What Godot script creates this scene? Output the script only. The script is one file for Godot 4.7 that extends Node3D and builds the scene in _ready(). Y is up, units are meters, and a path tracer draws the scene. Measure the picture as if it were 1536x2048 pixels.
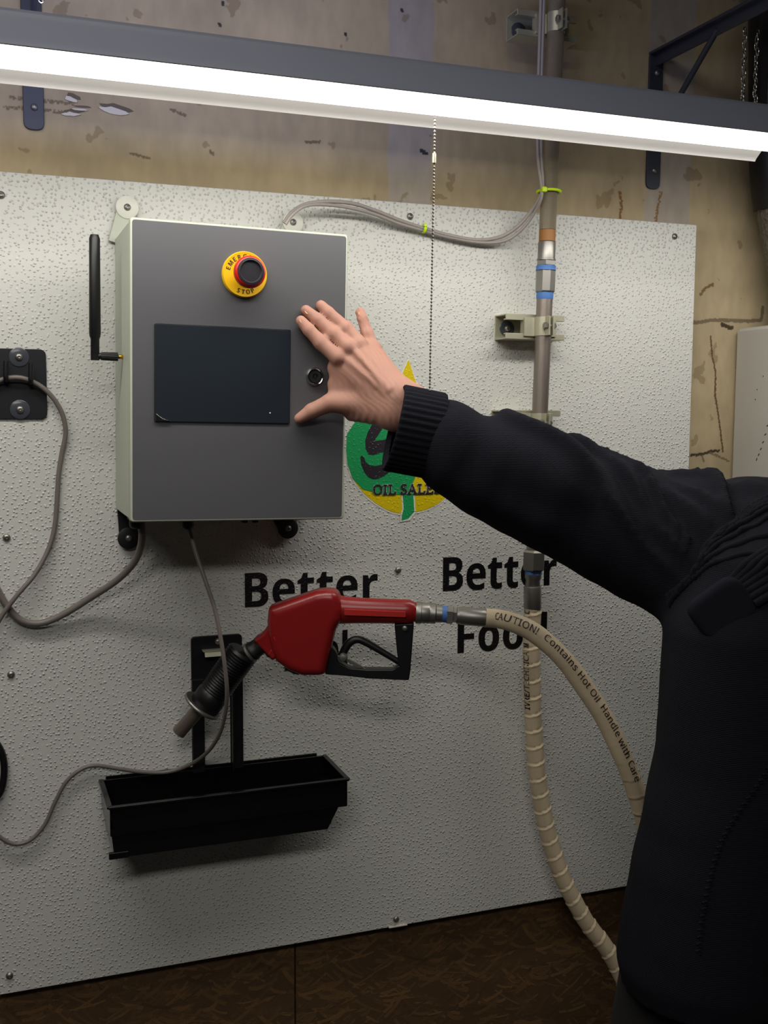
extends Node3D

# ---------------------------------------------------------------- mesh helpers
class MB:
	var v := PackedVector3Array()
	var n := PackedVector3Array()
	var t := PackedVector2Array()

	func tri(a: Vector3, b: Vector3, c: Vector3, na: Vector3, nb: Vector3, nc: Vector3, ua := Vector2.ZERO, ub := Vector2.ZERO, uc := Vector2.ZERO) -> void:
		if (b - a).cross(c - a).dot(na + nb + nc) > 0.0:
			v.append_array([a, c, b]); n.append_array([na, nc, nb]); t.append_array([ua, uc, ub])
		else:
			v.append_array([a, b, c]); n.append_array([na, nb, nc]); t.append_array([ua, ub, uc])

	func quad(a: Vector3, b: Vector3, c: Vector3, d: Vector3, na: Vector3, nb: Vector3, nc: Vector3, nd: Vector3, ua := Vector2.ZERO, ub := Vector2.ZERO, uc := Vector2.ZERO, ud := Vector2.ZERO) -> void:
		tri(a, b, c, na, nb, nc, ua, ub, uc)
		tri(a, c, d, na, nc, nd, ua, uc, ud)

	func flat4(a: Vector3, b: Vector3, c: Vector3, d: Vector3, nn: Vector3) -> void:
		quad(a, b, c, d, nn, nn, nn, nn, Vector2(0, 0), Vector2(1, 0), Vector2(1, 1), Vector2(0, 1))

	# box with chamfered, smooth-looking edges
	func box(c: Vector3, size: Vector3, bev := 0.001, bs := Basis.IDENTITY) -> void:
		var h := size * 0.5
		bev = minf(bev, minf(h.x, minf(h.y, h.z)) * 0.95)
		var pt := func(s: Vector3, ax: int) -> Vector3:
			var p := Vector3(s.x * (h.x - bev), s.y * (h.y - bev), s.z * (h.z - bev))
			p[ax] = s[ax] * h[ax]
			return c + bs * p
		var nm := func(s: Vector3, ax: int) -> Vector3:
			var q := Vector3.ZERO
			q[ax] = s[ax]
			return bs * q
		for ax in 3:
			var a1 := (ax + 1) % 3
			var a2 := (ax + 2) % 3
			for sg: float in [-1.0, 1.0]:
				var cs := []
				for k: Vector2 in [Vector2(-1, -1), Vector2(1, -1), Vector2(1, 1), Vector2(-1, 1)]:
					var s := Vector3.ZERO
					s[ax] = sg; s[a1] = k.x; s[a2] = k.y
					cs.append(s)
				var nn: Vector3 = nm.call(cs[0], ax)
				quad(pt.call(cs[0], ax), pt.call(cs[1], ax), pt.call(cs[2], ax), pt.call(cs[3], ax), nn, nn, nn, nn, Vector2(0, 0), Vector2(1, 0), Vector2(1, 1), Vector2(0, 1))
				for s2: float in [-1.0, 1.0]:
					var sa := Vector3.ZERO
					sa[ax] = sg; sa[a1] = s2; sa[a2] = -1.0
					var sb := sa
					sb[a2] = 1.0
					quad(pt.call(sa, ax), pt.call(sb, ax), pt.call(sb, a1), pt.call(sa, a1), nm.call(sa, ax), nm.call(sb, ax), nm.call(sb, a1), nm.call(sa, a1))
		for sx: float in [-1.0, 1.0]:
			for sy: float in [-1.0, 1.0]:
				for sz: float in [-1.0, 1.0]:
					var s := Vector3(sx, sy, sz)
					tri(pt.call(s, 0), pt.call(s, 1), pt.call(s, 2), nm.call(s, 0), nm.call(s, 1), nm.call(s, 2))

	# surface of revolution: profile of (radius, height) about the local y axis of xf
	func lathe(prof: Array, xf: Transform3D, seg := 32) -> void:
		var m := prof.size() - 1
		var en := []
		for i in m:
			var d: Vector2 = prof[i + 1] - prof[i]
			en.append(Vector2(d.y, -d.x).normalized())
		for i in m:
			var n0: Vector2 = en[i]
			var n1: Vector2 = en[i]
			if i > 0 and en[i].dot(en[i - 1]) > 0.7: n0 = (en[i] + en[i - 1]).normalized()
			if i < m - 1 and en[i].dot(en[i + 1]) > 0.7: n1 = (en[i] + en[i + 1]).normalized()
			for k in seg:
				var a0 := TAU * k / seg
				var a1 := TAU * (k + 1) / seg
				var d0 := Vector3(cos(a0), 0, sin(a0))
				var d1 := Vector3(cos(a1), 0, sin(a1))
				var p0: Vector2 = prof[i]
				var p1: Vector2 = prof[i + 1]
				var up := Vector3.UP
				if seg <= 8:      # flat-sided nuts keep their facets
					var dm := (d0 + d1).normalized()
					quad(xf * (d0 * p0.x + up * p0.y), xf * (d1 * p0.x + up * p0.y), xf * (d1 * p1.x + up * p1.y), xf * (d0 * p1.x + up * p1.y),
						xf.basis * (dm * en[i].x + up * en[i].y), xf.basis * (dm * en[i].x + up * en[i].y), xf.basis * (dm * en[i].x + up * en[i].y), xf.basis * (dm * en[i].x + up * en[i].y))
					continue
				quad(xf * (d0 * p0.x + up * p0.y), xf * (d1 * p0.x + up * p0.y), xf * (d1 * p1.x + up * p1.y), xf * (d0 * p1.x + up * p1.y),
					xf.basis * (d0 * n0.x + up * n0.y), xf.basis * (d1 * n0.x + up * n0.y), xf.basis * (d1 * n1.x + up * n1.y), xf.basis * (d0 * n1.x + up * n1.y),
					Vector2(float(k) / seg, p0.y), Vector2(float(k + 1) / seg, p0.y), Vector2(float(k + 1) / seg, p1.y), Vector2(float(k) / seg, p1.y))

	# swept tube; rad(s metres, angle, index) gives the radius
	func tube(pts: PackedVector3Array, rad: Callable, seg := 12, caps := true, flat := 1.0, hint := Vector3(0.3, 0.1, 1)) -> void:
		var m := pts.size()
		var rings := []
		var s := 0.0
		var ss := []
		var o := Vector3.ZERO
		for i in m:
			if i > 0: s += pts[i].distance_to(pts[i - 1])
			ss.append(s)
			var tg := (pts[mini(i + 1, m - 1)] - pts[maxi(i - 1, 0)]).normalized()
			if i == 0:
				o = hint
				if absf(o.normalized().dot(tg)) > 0.95: o = Vector3(0.2, 1, 0.1)
			o = (o - tg * o.dot(tg)).normalized()
			var b := tg.cross(o)
			var ring := PackedVector3Array()
			for k in seg:
				var a := TAU * k / seg
				var r: float = rad.call(s, a, i)
				ring.append(pts[i] + (o * cos(a) + b * sin(a) * flat) * r)
			rings.append(ring)
		var nr := []
		for i in m:
			var nn := PackedVector3Array()
			for k in seg:
				var dk: Vector3 = rings[i][(k + 1) % seg] - rings[i][(k + seg - 1) % seg]
				var di: Vector3 = rings[mini(i + 1, m - 1)][k] - rings[maxi(i - 1, 0)][k]
				var q := dk.cross(di).normalized()
				if q.dot(rings[i][k] - pts[i]) < 0.0: q = -q
				nn.append(q)
			nr.append(nn)
		for i in m - 1:
			for k in seg:
				var k2 := (k + 1) % seg
				quad(rings[i][k], rings[i][k2], rings[i + 1][k2], rings[i + 1][k], nr[i][k], nr[i][k2], nr[i + 1][k2], nr[i + 1][k],
					Vector2(float(k) / seg, ss[i]), Vector2(float(k + 1) / seg, ss[i]), Vector2(float(k + 1) / seg, ss[i + 1]), Vector2(float(k) / seg, ss[i + 1]))
		if caps:
			for e: int in [0, m - 1]:
				var cn: Vector3 = (pts[0] - pts[1]).normalized() if e == 0 else (pts[m - 1] - pts[m - 2]).normalized()
				for k in seg:
					tri(pts[e], rings[e][k], rings[e][(k + 1) % seg], cn, cn, cn)

	# prism of a polygon (local xy, from z0 to z1), edges bevelled by bev
	func prism(poly: PackedVector2Array, z0: float, z1: float, bev: float, xf := Transform3D.IDENTITY, back := true) -> void:
		var m := poly.size()
		var area := 0.0
		for i in m: area += poly[i].cross(poly[(i + 1) % m])
		var sg := 1.0 if area > 0.0 else -1.0
		var en := PackedVector2Array()
		for i in m:
			var d := (poly[(i + 1) % m] - poly[i]).normalized()
			en.append(Vector2(d.y, -d.x) * sg)
		var ins := PackedVector2Array()
		var va := []
		for i in m:
			var a := en[(i + m - 1) % m]
			var b := en[i]
			var q := (a + b)
			q = q / maxf(0.35, q.dot(b)) if q.length() > 0.01 else b
			ins.append(poly[i] - q * bev)
			va.append((a + b).normalized() if a.dot(b) > 0.75 else Vector2.ZERO)
		var l3 := func(p: Vector2, z: float) -> Vector3: return xf * Vector3(p.x, p.y, z)
		var fz := (xf.basis * Vector3(0, 0, 1)).normalized()
		for i in m:
			var j := (i + 1) % m
			var n0: Vector2 = va[i] if va[i] != Vector2.ZERO else en[i]
			var n1: Vector2 = va[j] if va[j] != Vector2.ZERO else en[i]
			var a0 := xf.basis * Vector3(n0.x, n0.y, 0)
			var a1 := xf.basis * Vector3(n1.x, n1.y, 0)
			quad(l3.call(poly[i], z0 + (bev if back else 0.0)), l3.call(poly[j], z0 + (bev if back else 0.0)), l3.call(poly[j], z1 - bev), l3.call(poly[i], z1 - bev), a0, a1, a1, a0)
			if bev > 0.0:
				quad(l3.call(poly[i], z1 - bev), l3.call(poly[j], z1 - bev), l3.call(ins[j], z1), l3.call(ins[i], z1), a0, a1, fz, fz)
				if back: quad(l3.call(poly[i], z0 + bev), l3.call(poly[j], z0 + bev), l3.call(ins[j], z0), l3.call(ins[i], z0), a0, a1, -fz, -fz)
		var ix := Geometry2D.triangulate_polygon(ins)
		if ix.is_empty(): ix = Geometry2D.triangulate_polygon(poly)
		for i in range(0, ix.size(), 3):
			tri(l3.call(ins[ix[i]], z1), l3.call(ins[ix[i + 1]], z1), l3.call(ins[ix[i + 2]], z1), fz, fz, fz, ins[ix[i]], ins[ix[i + 1]], ins[ix[i + 2]])
			if back: tri(l3.call(ins[ix[i]], z0), l3.call(ins[ix[i + 1]], z0), l3.call(ins[ix[i + 2]], z0), -fz, -fz, -fz)

	# solid lettering; how(Vector3) places each point of the flat text (x along, y up, z out)
	func text(words: String, cap: float, deep: float, how: Callable, serif := false, bold := true, wide := 0.0, mid := false) -> void:
		var f := SystemFont.new()
		f.font_names = PackedStringArray(["Droid Serif" if serif else "Droid Sans"])
		f.font_weight = 700 if bold else 400
		var tm := TextMesh.new()
		tm.text = words
		tm.font = f
		tm.font_size = 64
		tm.pixel_size = cap / (0.714 * 64.0)
		tm.depth = deep
		tm.curve_step = 1.0
		tm.horizontal_alignment = HORIZONTAL_ALIGNMENT_LEFT
		tm.vertical_alignment = VERTICAL_ALIGNMENT_BOTTOM
		var ref: TextMesh = tm.duplicate()
		ref.text = "H"
		var base := ref.get_aabb().position.y
		for sf in tm.get_surface_count():
			var ar := tm.surface_get_arrays(sf)
			var vs: PackedVector3Array = ar[Mesh.ARRAY_VERTEX]
			var ns: PackedVector3Array = ar[Mesh.ARRAY_NORMAL]
			var ix: PackedInt32Array = ar[Mesh.ARRAY_INDEX]
			var lo := Vector3(1e9, 1e9, 1e9)
			var hi := -lo
			for p in vs:
				lo = lo.min(p); hi = hi.max(p)
			var by := base
			var kx := wide / (hi.x - lo.x) if wide > 0.0 else 1.0
			var ox := (lo.x + hi.x) * 0.5 if mid else lo.x
			var out := PackedVector3Array()
			for p in vs:
				out.append(how.call(Vector3((p.x - ox) * kx, p.y - by, p.z + deep * 0.5)))
			for i in range(0, ix.size(), 3):
				var e := 1e-4
				var nn := []
				for j in 3:
					var p: Vector3 = vs[ix[i + j]]
					var q := Vector3((p.x - ox) * kx, p.y - by, p.z + deep * 0.5)
					nn.append(((how.call(q + ns[ix[i + j]] * e) as Vector3) - out[ix[i + j]]).normalized())
				tri(out[ix[i]], out[ix[i + 1]], out[ix[i + 2]], nn[0], nn[1], nn[2])

	# surface nets of a distance field
	func net(f: Callable, lo: Vector3, hi: Vector3, h: float) -> void:
		var B := 6
		var bx := int(ceil((hi.x - lo.x) / (h * B)))
		var by := int(ceil((hi.y - lo.y) / (h * B)))
		var bz := int(ceil((hi.z - lo.z) / (h * B)))
		var nx := bx * B + 1
		var ny := by * B + 1
		var nz := bz * B + 1
		var vals := PackedFloat32Array()
		vals.resize(nx * ny * nz)
		vals.fill(1e9)
		var live := []
		var half := h * B * 0.5
		for k in bz:
			for j in by:
				for i in bx:
					var c := lo + Vector3(i, j, k) * (h * B) + Vector3.ONE * half
					if absf(f.call(c)) > half * 2.3: continue
					live.append(Vector3i(i, j, k) * B)
					for z in B + 1:
						for y in B + 1:
							var row := ((k * B + z) * ny + j * B + y) * nx + i * B
							for x in B + 1:
								if vals[row + x] > 1e8:
									vals[row + x] = f.call(lo + Vector3(i * B + x, j * B + y, k * B + z) * h)
		var id := PackedInt32Array()
		id.resize(nx * ny * nz)
		id.fill(-1)
		var pv := PackedVector3Array()
		var cells := []
		var st := [0, 1, nx, nx + 1, nx * ny, nx * ny + 1, nx * ny + nx, nx * ny + nx + 1]
		for b: Vector3i in live:
			for z in B:
				for y in B:
					for x in B:
						var at := ((b.z + z) * ny + b.y + y) * nx + b.x + x
						var neg := 0
						for q in 8:
							if vals[at + st[q]] < 0.0: neg += 1
						if neg == 0 or neg == 8: continue
						var sum := Vector3.ZERO
						var cnt := 0
						for q in 8:
							for ax in 3:
								if q & (1 << ax): continue
								var q2: int = q | (1 << ax)
								var a := vals[at + st[q]]
								var c := vals[at + st[q2]]
								if (a < 0.0) == (c < 0.0): continue
								var p := Vector3(q & 1, (q >> 1) & 1, (q >> 2) & 1)
								p[ax] += a / (a - c)
								sum += p
								cnt += 1
						id[at] = pv.size()
						pv.append(lo + (Vector3(b.x + x, b.y + y, b.z + z) + sum / cnt) * h)
						cells.append(at)
		var nv := PackedVector3Array()
		nv.resize(pv.size())
		var qs := []
		for at: int in cells:
			for ax in 3:
				var s1: int = [1, nx, nx * ny][ax]
				var s2: int = [nx, nx * ny, 1][ax]
				var s3: int = [nx * ny, 1, nx][ax]
				var a := vals[at]
				var c := vals[at + s1]
				if (a < 0.0) == (c < 0.0): continue
				if at - s2 - s3 < 0: continue
				var i0 := id[at]
				var i1 := id[at - s2]
				var i2 := id[at - s2 - s3]
				var i3 := id[at - s3]
				if i1 < 0 or i2 < 0 or i3 < 0: continue
				var nn := (pv[i1] - pv[i0]).cross(pv[i2] - pv[i0]) + (pv[i2] - pv[i0]).cross(pv[i3] - pv[i0])
				var want := Vector3.ZERO
				want[ax] = 1.0 if a < 0.0 else -1.0
				if nn.dot(want) < 0.0: nn = -nn
				nv[i0] += nn; nv[i1] += nn; nv[i2] += nn; nv[i3] += nn
				qs.append([i0, i1, i2, i3])
		for q in qs:
			quad(pv[q[0]], pv[q[1]], pv[q[2]], pv[q[3]], nv[q[0]].normalized(), nv[q[1]].normalized(), nv[q[2]].normalized(), nv[q[3]].normalized())

	func mesh(inv: Transform3D) -> ArrayMesh:
		var a := []
		a.resize(Mesh.ARRAY_MAX)
		var vv := PackedVector3Array()
		var nn := PackedVector3Array()
		for p in v: vv.append(inv * p)
		for p in n: nn.append((inv.basis * p).normalized())
		a[Mesh.ARRAY_VERTEX] = vv
		a[Mesh.ARRAY_NORMAL] = nn
		a[Mesh.ARRAY_TEX_UV] = t
		var m := ArrayMesh.new()
		m.add_surface_from_arrays(Mesh.PRIMITIVE_TRIANGLES, a)
		return m

# ---------------------------------------------------------------- scene helpers
var taken := {}
var place := {}          # node -> its transform in the world

func numbered(called: String) -> String:
	taken[called] = taken.get(called, -1) + 1
	return called if taken[called] == 0 else "%s_%03d" % [called, taken[called]]

func part_name(called: String, parent: Node) -> String:
	var k := 0
	var s := called
	while parent.has_node(s):
		k += 1
		s = "%s_%03d" % [called, k]
	return s

# a mesh of world-space points becomes one named node under parent (points already local when local = true)
func obj(called: String, mb: MB, m: Material, parent: Node3D = null, local := false) -> MeshInstance3D:
	var o := MeshInstance3D.new()
	var inv := Transform3D.IDENTITY
	if parent and not local: inv = (place[parent] as Transform3D).affine_inverse()
	o.mesh = mb.mesh(inv)
	o.material_override = null
	o.mesh.surface_set_material(0, m)
	if parent:
		o.name = part_name(called, parent)
		parent.add_child(o, true)
		place[o] = place[parent]
	else:
		o.name = numbered(called)
		add_child(o, true)
		place[o] = Transform3D.IDENTITY
	return o

func thing(called: String, label: String, category: String, at := Vector3.ZERO, group := "", turn := Vector3.ZERO) -> Node3D:
	var o := Node3D.new()
	o.name = numbered(called)
	add_child(o, true)
	o.position = at
	o.rotation = turn
	place[o] = o.transform
	return tag(o, label, category, group)

func tag(o: Node3D, label: String, category: String, group := "") -> Node3D:
	o.set_meta("label", label)
	o.set_meta("category", category)
	if group: o.set_meta("group", group)
	return o

func struct(called: String, mb: MB, m: Material) -> MeshInstance3D:
	var o := obj(called, mb, m)
	o.set_meta("kind", "structure")
	return o

func dup(src: Node3D, called: String, at: Vector3, label: String, group := "") -> Node3D:
	var o: Node3D = src.duplicate()
	o.name = numbered(called)
	add_child(o, true)
	o.position = at
	place[o] = o.transform
	return tag(o, label, src.get_meta("category"), group)

func mat(c: Color, rough := 0.6, metal := 0.0, spec := 0.5) -> StandardMaterial3D:
	var m := StandardMaterial3D.new()
	m.albedo_color = c
	m.roughness = rough
	m.metallic = metal
	m.metallic_specular = spec
	return m

func relief(m: StandardMaterial3D, tex: Texture2D, tile: float, cm: float) -> StandardMaterial3D:
	m.uv1_triplanar = true
	m.uv1_world_triplanar = true
	m.uv1_scale = Vector3.ONE / tile
	m.heightmap_enabled = true
	m.heightmap_texture = tex
	m.heightmap_scale = cm
	return m

func noise(freq: float, seed_: int, oct := 3) -> FastNoiseLite:
	var f := FastNoiseLite.new()
	f.noise_type = FastNoiseLite.TYPE_SIMPLEX_SMOOTH
	f.frequency = freq
	f.seed = seed_
	f.fractal_octaves = oct
	return f

func noise_tex(freq: float, seed_: int, size := 512) -> NoiseTexture2D:
	var x := NoiseTexture2D.new()
	x.width = size; x.height = size
	x.seamless = true
	x.noise = noise(freq, seed_, 4)
	return x

func smooth(pts: Array, sub := 8) -> PackedVector3Array:
	var out := PackedVector3Array()
	var m := pts.size()
	for i in m - 1:
		var a: Vector3 = pts[maxi(i - 1, 0)]
		var b: Vector3 = pts[i]
		var c: Vector3 = pts[i + 1]
		var d: Vector3 = pts[mini(i + 2, m - 1)]
		for k in sub:
			out.append(b.cubic_interpolate(c, a, d, float(k) / sub))
	out.append(pts[m - 1])
	return out

func even(pts: PackedVector3Array, step: float) -> PackedVector3Array:
	var out := PackedVector3Array([pts[0]])
	var left := step
	for i in pts.size() - 1:
		var a := pts[i]
		var b := pts[i + 1]
		var l := a.distance_to(b)
		var at := 0.0
		while l - at >= left:
			at += left
			out.append(a.lerp(b, at / l))
			left = step
		left -= l - at
	return out

func smooth2(pts: Array, sub := 6) -> PackedVector2Array:     # closed smooth outline
	var out := PackedVector2Array()
	var m := pts.size()
	for i in m:
		for k in sub:
			out.append((pts[i] as Vector2).cubic_interpolate(pts[(i + 1) % m], pts[(i + m - 1) % m], pts[(i + 2) % m], float(k) / sub))
	return out

func rounded(pts: Array, r: float, k := 5) -> PackedVector2Array:   # fillets every corner
	var out := PackedVector2Array()
	var m := pts.size()
	for i in m:
		var p: Vector2 = pts[i]
		var a: Vector2 = pts[(i + m - 1) % m] - p
		var b: Vector2 = pts[(i + 1) % m] - p
		var q := minf(r, minf(a.length(), b.length()) * 0.45)
		var s := p + a.normalized() * q
		var e := p + b.normalized() * q
		for j in k + 1:
			var u := float(j) / k
			out.append(s.lerp(p, u).lerp(p.lerp(e, u), u))
	return out

func rect(x0: float, y0: float, x1: float, y1: float) -> Array:
	return [Vector2(x0, y0), Vector2(x1, y0), Vector2(x1, y1), Vector2(x0, y1)]

func frame_to(a: Vector3, b: Vector3) -> Transform3D:      # local y runs from a to b
	var y := (b - a).normalized()
	var x := y.cross(Vector3(0, 0, 1) if absf(y.z) < 0.9 else Vector3(1, 0, 0)).normalized()
	return Transform3D(Basis(x, y, x.cross(y)), a)

func toward_viewer(p: Vector3) -> Transform3D:             # local y points out of the wall (+z)
	return Transform3D(Basis(Vector3(1, 0, 0), Vector3(0, 0, 1), Vector3(0, -1, 0)), p)

func cable(mb: MB, pts: Array, r: float, seg := 10) -> void:
	mb.tube(smooth(pts, 8), func(_s: float, _a: float, _i: int) -> float: return r, seg)

func rod(mb: MB, a: Vector3, b: Vector3, r: float, seg := 16, ch := 0.0) -> void:
	var l := a.distance_to(b)
	if ch > 0.0: mb.lathe([Vector2(0, 0), Vector2(r - ch, 0), Vector2(r, ch), Vector2(r, l - ch), Vector2(r - ch, l), Vector2(0, l)], frame_to(a, b), seg)
	else: mb.lathe([Vector2(0, 0), Vector2(r, 0), Vector2(r, l), Vector2(0, l)], frame_to(a, b), seg)

func hexagon(r: float) -> PackedVector2Array:
	var p := PackedVector2Array()
	for k in 6: p.append(Vector2.from_angle(TAU * k / 6 + 0.35) * r)
	return p

func poly_sd(p: Vector2, poly: PackedVector2Array) -> float:
	var d := 1e9
	var s := 1.0
	var j := poly.size() - 1
	for i in poly.size():
		var a := poly[i]
		var b := poly[j]
		var e := b - a
		var w := p - a
		var q := w - e * clampf(w.dot(e) / e.length_squared(), 0.0, 1.0)
		d = minf(d, q.length_squared())
		if (p.y >= a.y) != (p.y >= b.y) and (e.y > 0.0) == (e.x * w.y - e.y * w.x > 0.0) : s = -s
		j = i
	return s * sqrt(d)

# solid with the outline poly (local xy), half thickness h and softly rounded edges r
func pillow_sd(p: Vector3, poly: PackedVector2Array, h: float, r: float) -> float:
	var q := Vector2(poly_sd(Vector2(p.x, p.y), poly) + r, absf(p.z) - h + r)
	return minf(maxf(q.x, q.y), 0.0) + Vector2(maxf(q.x, 0.0), maxf(q.y, 0.0)).length() - r

func smin(a: float, b: float, k: float) -> float:
	var h := maxf(k - absf(a - b), 0.0) / k
	return minf(a, b) - h * h * k * 0.25

# distance to a chain of tapered capsules, [a, ra, b, rb]
func bones_sd(p: Vector3, bones: Array, k: float) -> float:
	var d := 1e3
	for q: Array in bones:
		var a: Vector3 = q[0]
		var ab: Vector3 = q[2] - a
		var u := clampf((p - a).dot(ab) / maxf(ab.length_squared(), 1e-9), 0.0, 1.0)
		d = smin(d, p.distance_to(a + ab * u) - lerpf(q[1], q[3], u), k)
	return d

# ---------------------------------------------------------------- materials
var M := {}

func pebble() -> Texture2D:          # moulded pebble grain of the white sheet
	var n := 1024
	var im := Image.create(n, n, false, Image.FORMAT_RF)
	var rng := RandomNumberGenerator.new()
	rng.seed = 7
	var h := PackedFloat32Array()
	h.resize(n * n)
	var soft := noise(0.012, 5, 2)
	var cells := 40
	for cy in cells:
		for cx in cells:
			if rng.randf() < 0.1: continue
			var px := (cx + 0.5 + rng.randf_range(-0.45, 0.45)) * n / cells
			var py := (cy + 0.5 + rng.randf_range(-0.45, 0.45)) * n / cells
			var rx := rng.randf_range(5.5, 10.5)
			var ry := rng.randf_range(5.5, 10.5)
			var amp := rng.randf_range(0.45, 1.0)
			var q := int(maxf(rx, ry)) + 1
			for y in range(int(py) - q, int(py) + q + 1):
				for x in range(int(px) - q, int(px) + q + 1):
					var d := Vector2((x - px) / rx, (y - py) / ry).length_squared()
					if d < 1.0:
						var at := posmod(y, n) * n + posmod(x, n)
						h[at] = maxf(h[at], amp * (1.0 - d) * (1.0 - d) * 1.3)
	im.set_data(n, n, false, Image.FORMAT_RF, h.to_byte_array())
	return ImageTexture.create_from_image(im)

func stroke(im: Image, pts: Array, w: float, c: Color, rag := 0.5, seed_ := 1) -> void:   # ragged crack, points in pixels
	var rng := RandomNumberGenerator.new()
	rng.seed = seed_
	for i in pts.size() - 1:
		var a: Vector2 = pts[i]
		var b: Vector2 = pts[i + 1]
		var l := int(a.distance_to(b) * 1.5) + 1
		for k in l:
			var p := a.lerp(b, float(k) / l) + Vector2(rng.randf_range(-1, 1), rng.randf_range(-1, 1)) * rag
			var r := w * rng.randf_range(0.5, 1.0)
			for y in range(int(p.y - r), int(p.y + r) + 1):
				for x in range(int(p.x - r), int(p.x + r) + 1):
					if x >= 0 and y >= 0 and x < im.get_width() and y < im.get_height():
						im.set_pixel(x, y, im.get_pixel(x, y).lerp(c, 0.85))

# the painted wall, 1.8 m by 1.2 m from (-0.2, 2.5) down: tan paint, filler strips, cracks and stains
func wall_paint() -> Texture2D:
	var w := 1200
	var hh := 800
	var k := 1200.0 / 1.8
	var im := Image.create(w, hh, false, Image.FORMAT_RGB8)
	var f1 := noise(0.006, 11, 4)
	var f2 := noise(0.05, 12, 3)
	var f3 := noise(0.018, 13, 4)
	var tan_ := Color(0.69, 0.625, 0.50)
	var fill := Color(0.66, 0.62, 0.57)
	var strips := [Vector2(0.6327, 0.7103), Vector2(1.1292, 1.224)]
	for y in hh:
		var wy := 2.5 - y / k
		for x in w:
			var wx := x / k - 0.2
			var a := f1.get_noise_2d(x, y)
			var b := f2.get_noise_2d(x, y * 0.4)
			var c := tan_ * (1.0 + 0.1 * a + 0.05 * b)
			for s: Vector2 in strips:
				var e := 0.006 * f3.get_noise_2d(x * 0.3, y)
				if wx > s.x + e and wx < s.y + e: c = fill * (1.0 + 0.05 * b)
			if f3.get_noise_2d(x + 400, y) > 0.5: c = c.lerp(Color(0.42, 0.34, 0.22), 0.35)
			c.a = 1.0
			im.set_pixel(x, y, c)
	var to := func(p: Vector2) -> Vector2: return Vector2((p.x + 0.2) * k, (2.5 - p.y) * k)
	var dark := Color(0.26, 0.20, 0.14)
	var grey := Color(0.46, 0.40, 0.31)
	stroke(im, [to.call(Vector2(1.2389, 1.763)), to.call(Vector2(1.2889, 1.7702)), to.call(Vector2(1.3115, 1.77)), to.call(Vector2(1.3688, 1.7709)), to.call(Vector2(1.3955, 1.7737)), to.call(Vector2(1.3977, 1.8001))], 1.56, grey, 0.8, 3)
	stroke(im, [to.call(Vector2(1.3038, 1.7632)), to.call(Vector2(1.3281, 1.7556))], 1.44, dark, 1.2, 4)
	stroke(im, [to.call(Vector2(1.28, 1.7403)), to.call(Vector2(1.2848, 1.7051)), to.call(Vector2(1.294, 1.6727)), to.call(Vector2(1.2946, 1.6306)), to.call(Vector2(1.3057, 1.5836)), to.call(Vector2(1.3174, 1.522))], 0.54, Color(0.36, 0.27, 0.16), 0.6, 5)
	stroke(im, [to.call(Vector2(1.2449, 1.5179)), to.call(Vector2(1.2708, 1.5186)), to.call(Vector2(1.2876, 1.5241)), to.call(Vector2(1.3104, 1.5258))], 1.02, dark, 0.7, 6)
	stroke(im, [to.call(Vector2(1.2877, 1.5213)), to.call(Vector2(1.3109, 1.5135)), to.call(Vector2(1.332, 1.5056))], 0.54, grey, 0.8, 7)
	stroke(im, [to.call(Vector2(1.2698, 1.5158)), to.call(Vector2(1.2748, 1.5034))], 0.54, grey, 0.5, 8)
	stroke(im, [to.call(Vector2(1.2535, 1.8148)), to.call(Vector2(1.2663, 1.8291)), to.call(Vector2(1.2839, 1.8363))], 0.96, Color(0.45, 0.37, 0.24), 1.0, 9)
	stroke(im, [to.call(Vector2(1.0757, 1.9904)), to.call(Vector2(1.0796, 1.9645)), to.call(Vector2(1.0772, 1.9398))], 0.72, Color(0.48, 0.34, 0.20), 1.4, 10)
	stroke(im, [to.call(Vector2(1.1618, 1.9941)), to.call(Vector2(1.1563, 1.9698)), to.call(Vector2(1.1519, 1.9402))], 0.54, Color(0.50, 0.38, 0.24), 1.6, 11)
	stroke(im, [to.call(Vector2(0.0487, 2.047)), to.call(Vector2(0.0901, 2.0477)), to.call(Vector2(0.1394, 2.047))], 0.42, grey, 1.4, 12)
	stroke(im, [to.call(Vector2(0.0415, 2.0323)), to.call(Vector2(0.0828, 2.0336)), to.call(Vector2(0.1249, 2.0341))], 0.42, grey, 1.4, 13)
	stroke(im, [to.call(Vector2(0.2789, 2.0536)), to.call(Vector2(0.3031, 2.0456))], 0.48, grey, 1.0, 14)
	stroke(im, [to.call(Vector2(0.4938, 2.0231)), to.call(Vector2(0.517, 2.0259))], 0.72, grey, 0.9, 15)
	stroke(im, [to.call(Vector2(0.6917, 2.0269)), to.call(Vector2(0.7043, 2.0231))], 1.32, Color(0.2, 0.2, 0.22), 1.0, 16)
	stroke(im, [to.call(Vector2(0.2195, 1.9819)), to.call(Vector2(0.2477, 1.9784))], 0.54, grey, 0.8, 17)
	stroke(im, [to.call(Vector2(0.3395, 1.9966)), to.call(Vector2(0.3457, 1.9911))], 0.60, grey, 0.8, 18)
	for q: Vector2 in [Vector2(0.3604, 2.2193), Vector2(0.3554, 2.1877), Vector2(0.6555, 2.2469), Vector2(0.5589, 2.1976)]:
		stroke(im, [to.call(q), to.call(q) + Vector2(1, 1)], 1.08, Color(0.2, 0.18, 0.16), 0.6, 19)
	return ImageTexture.create_from_image(im)

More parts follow.
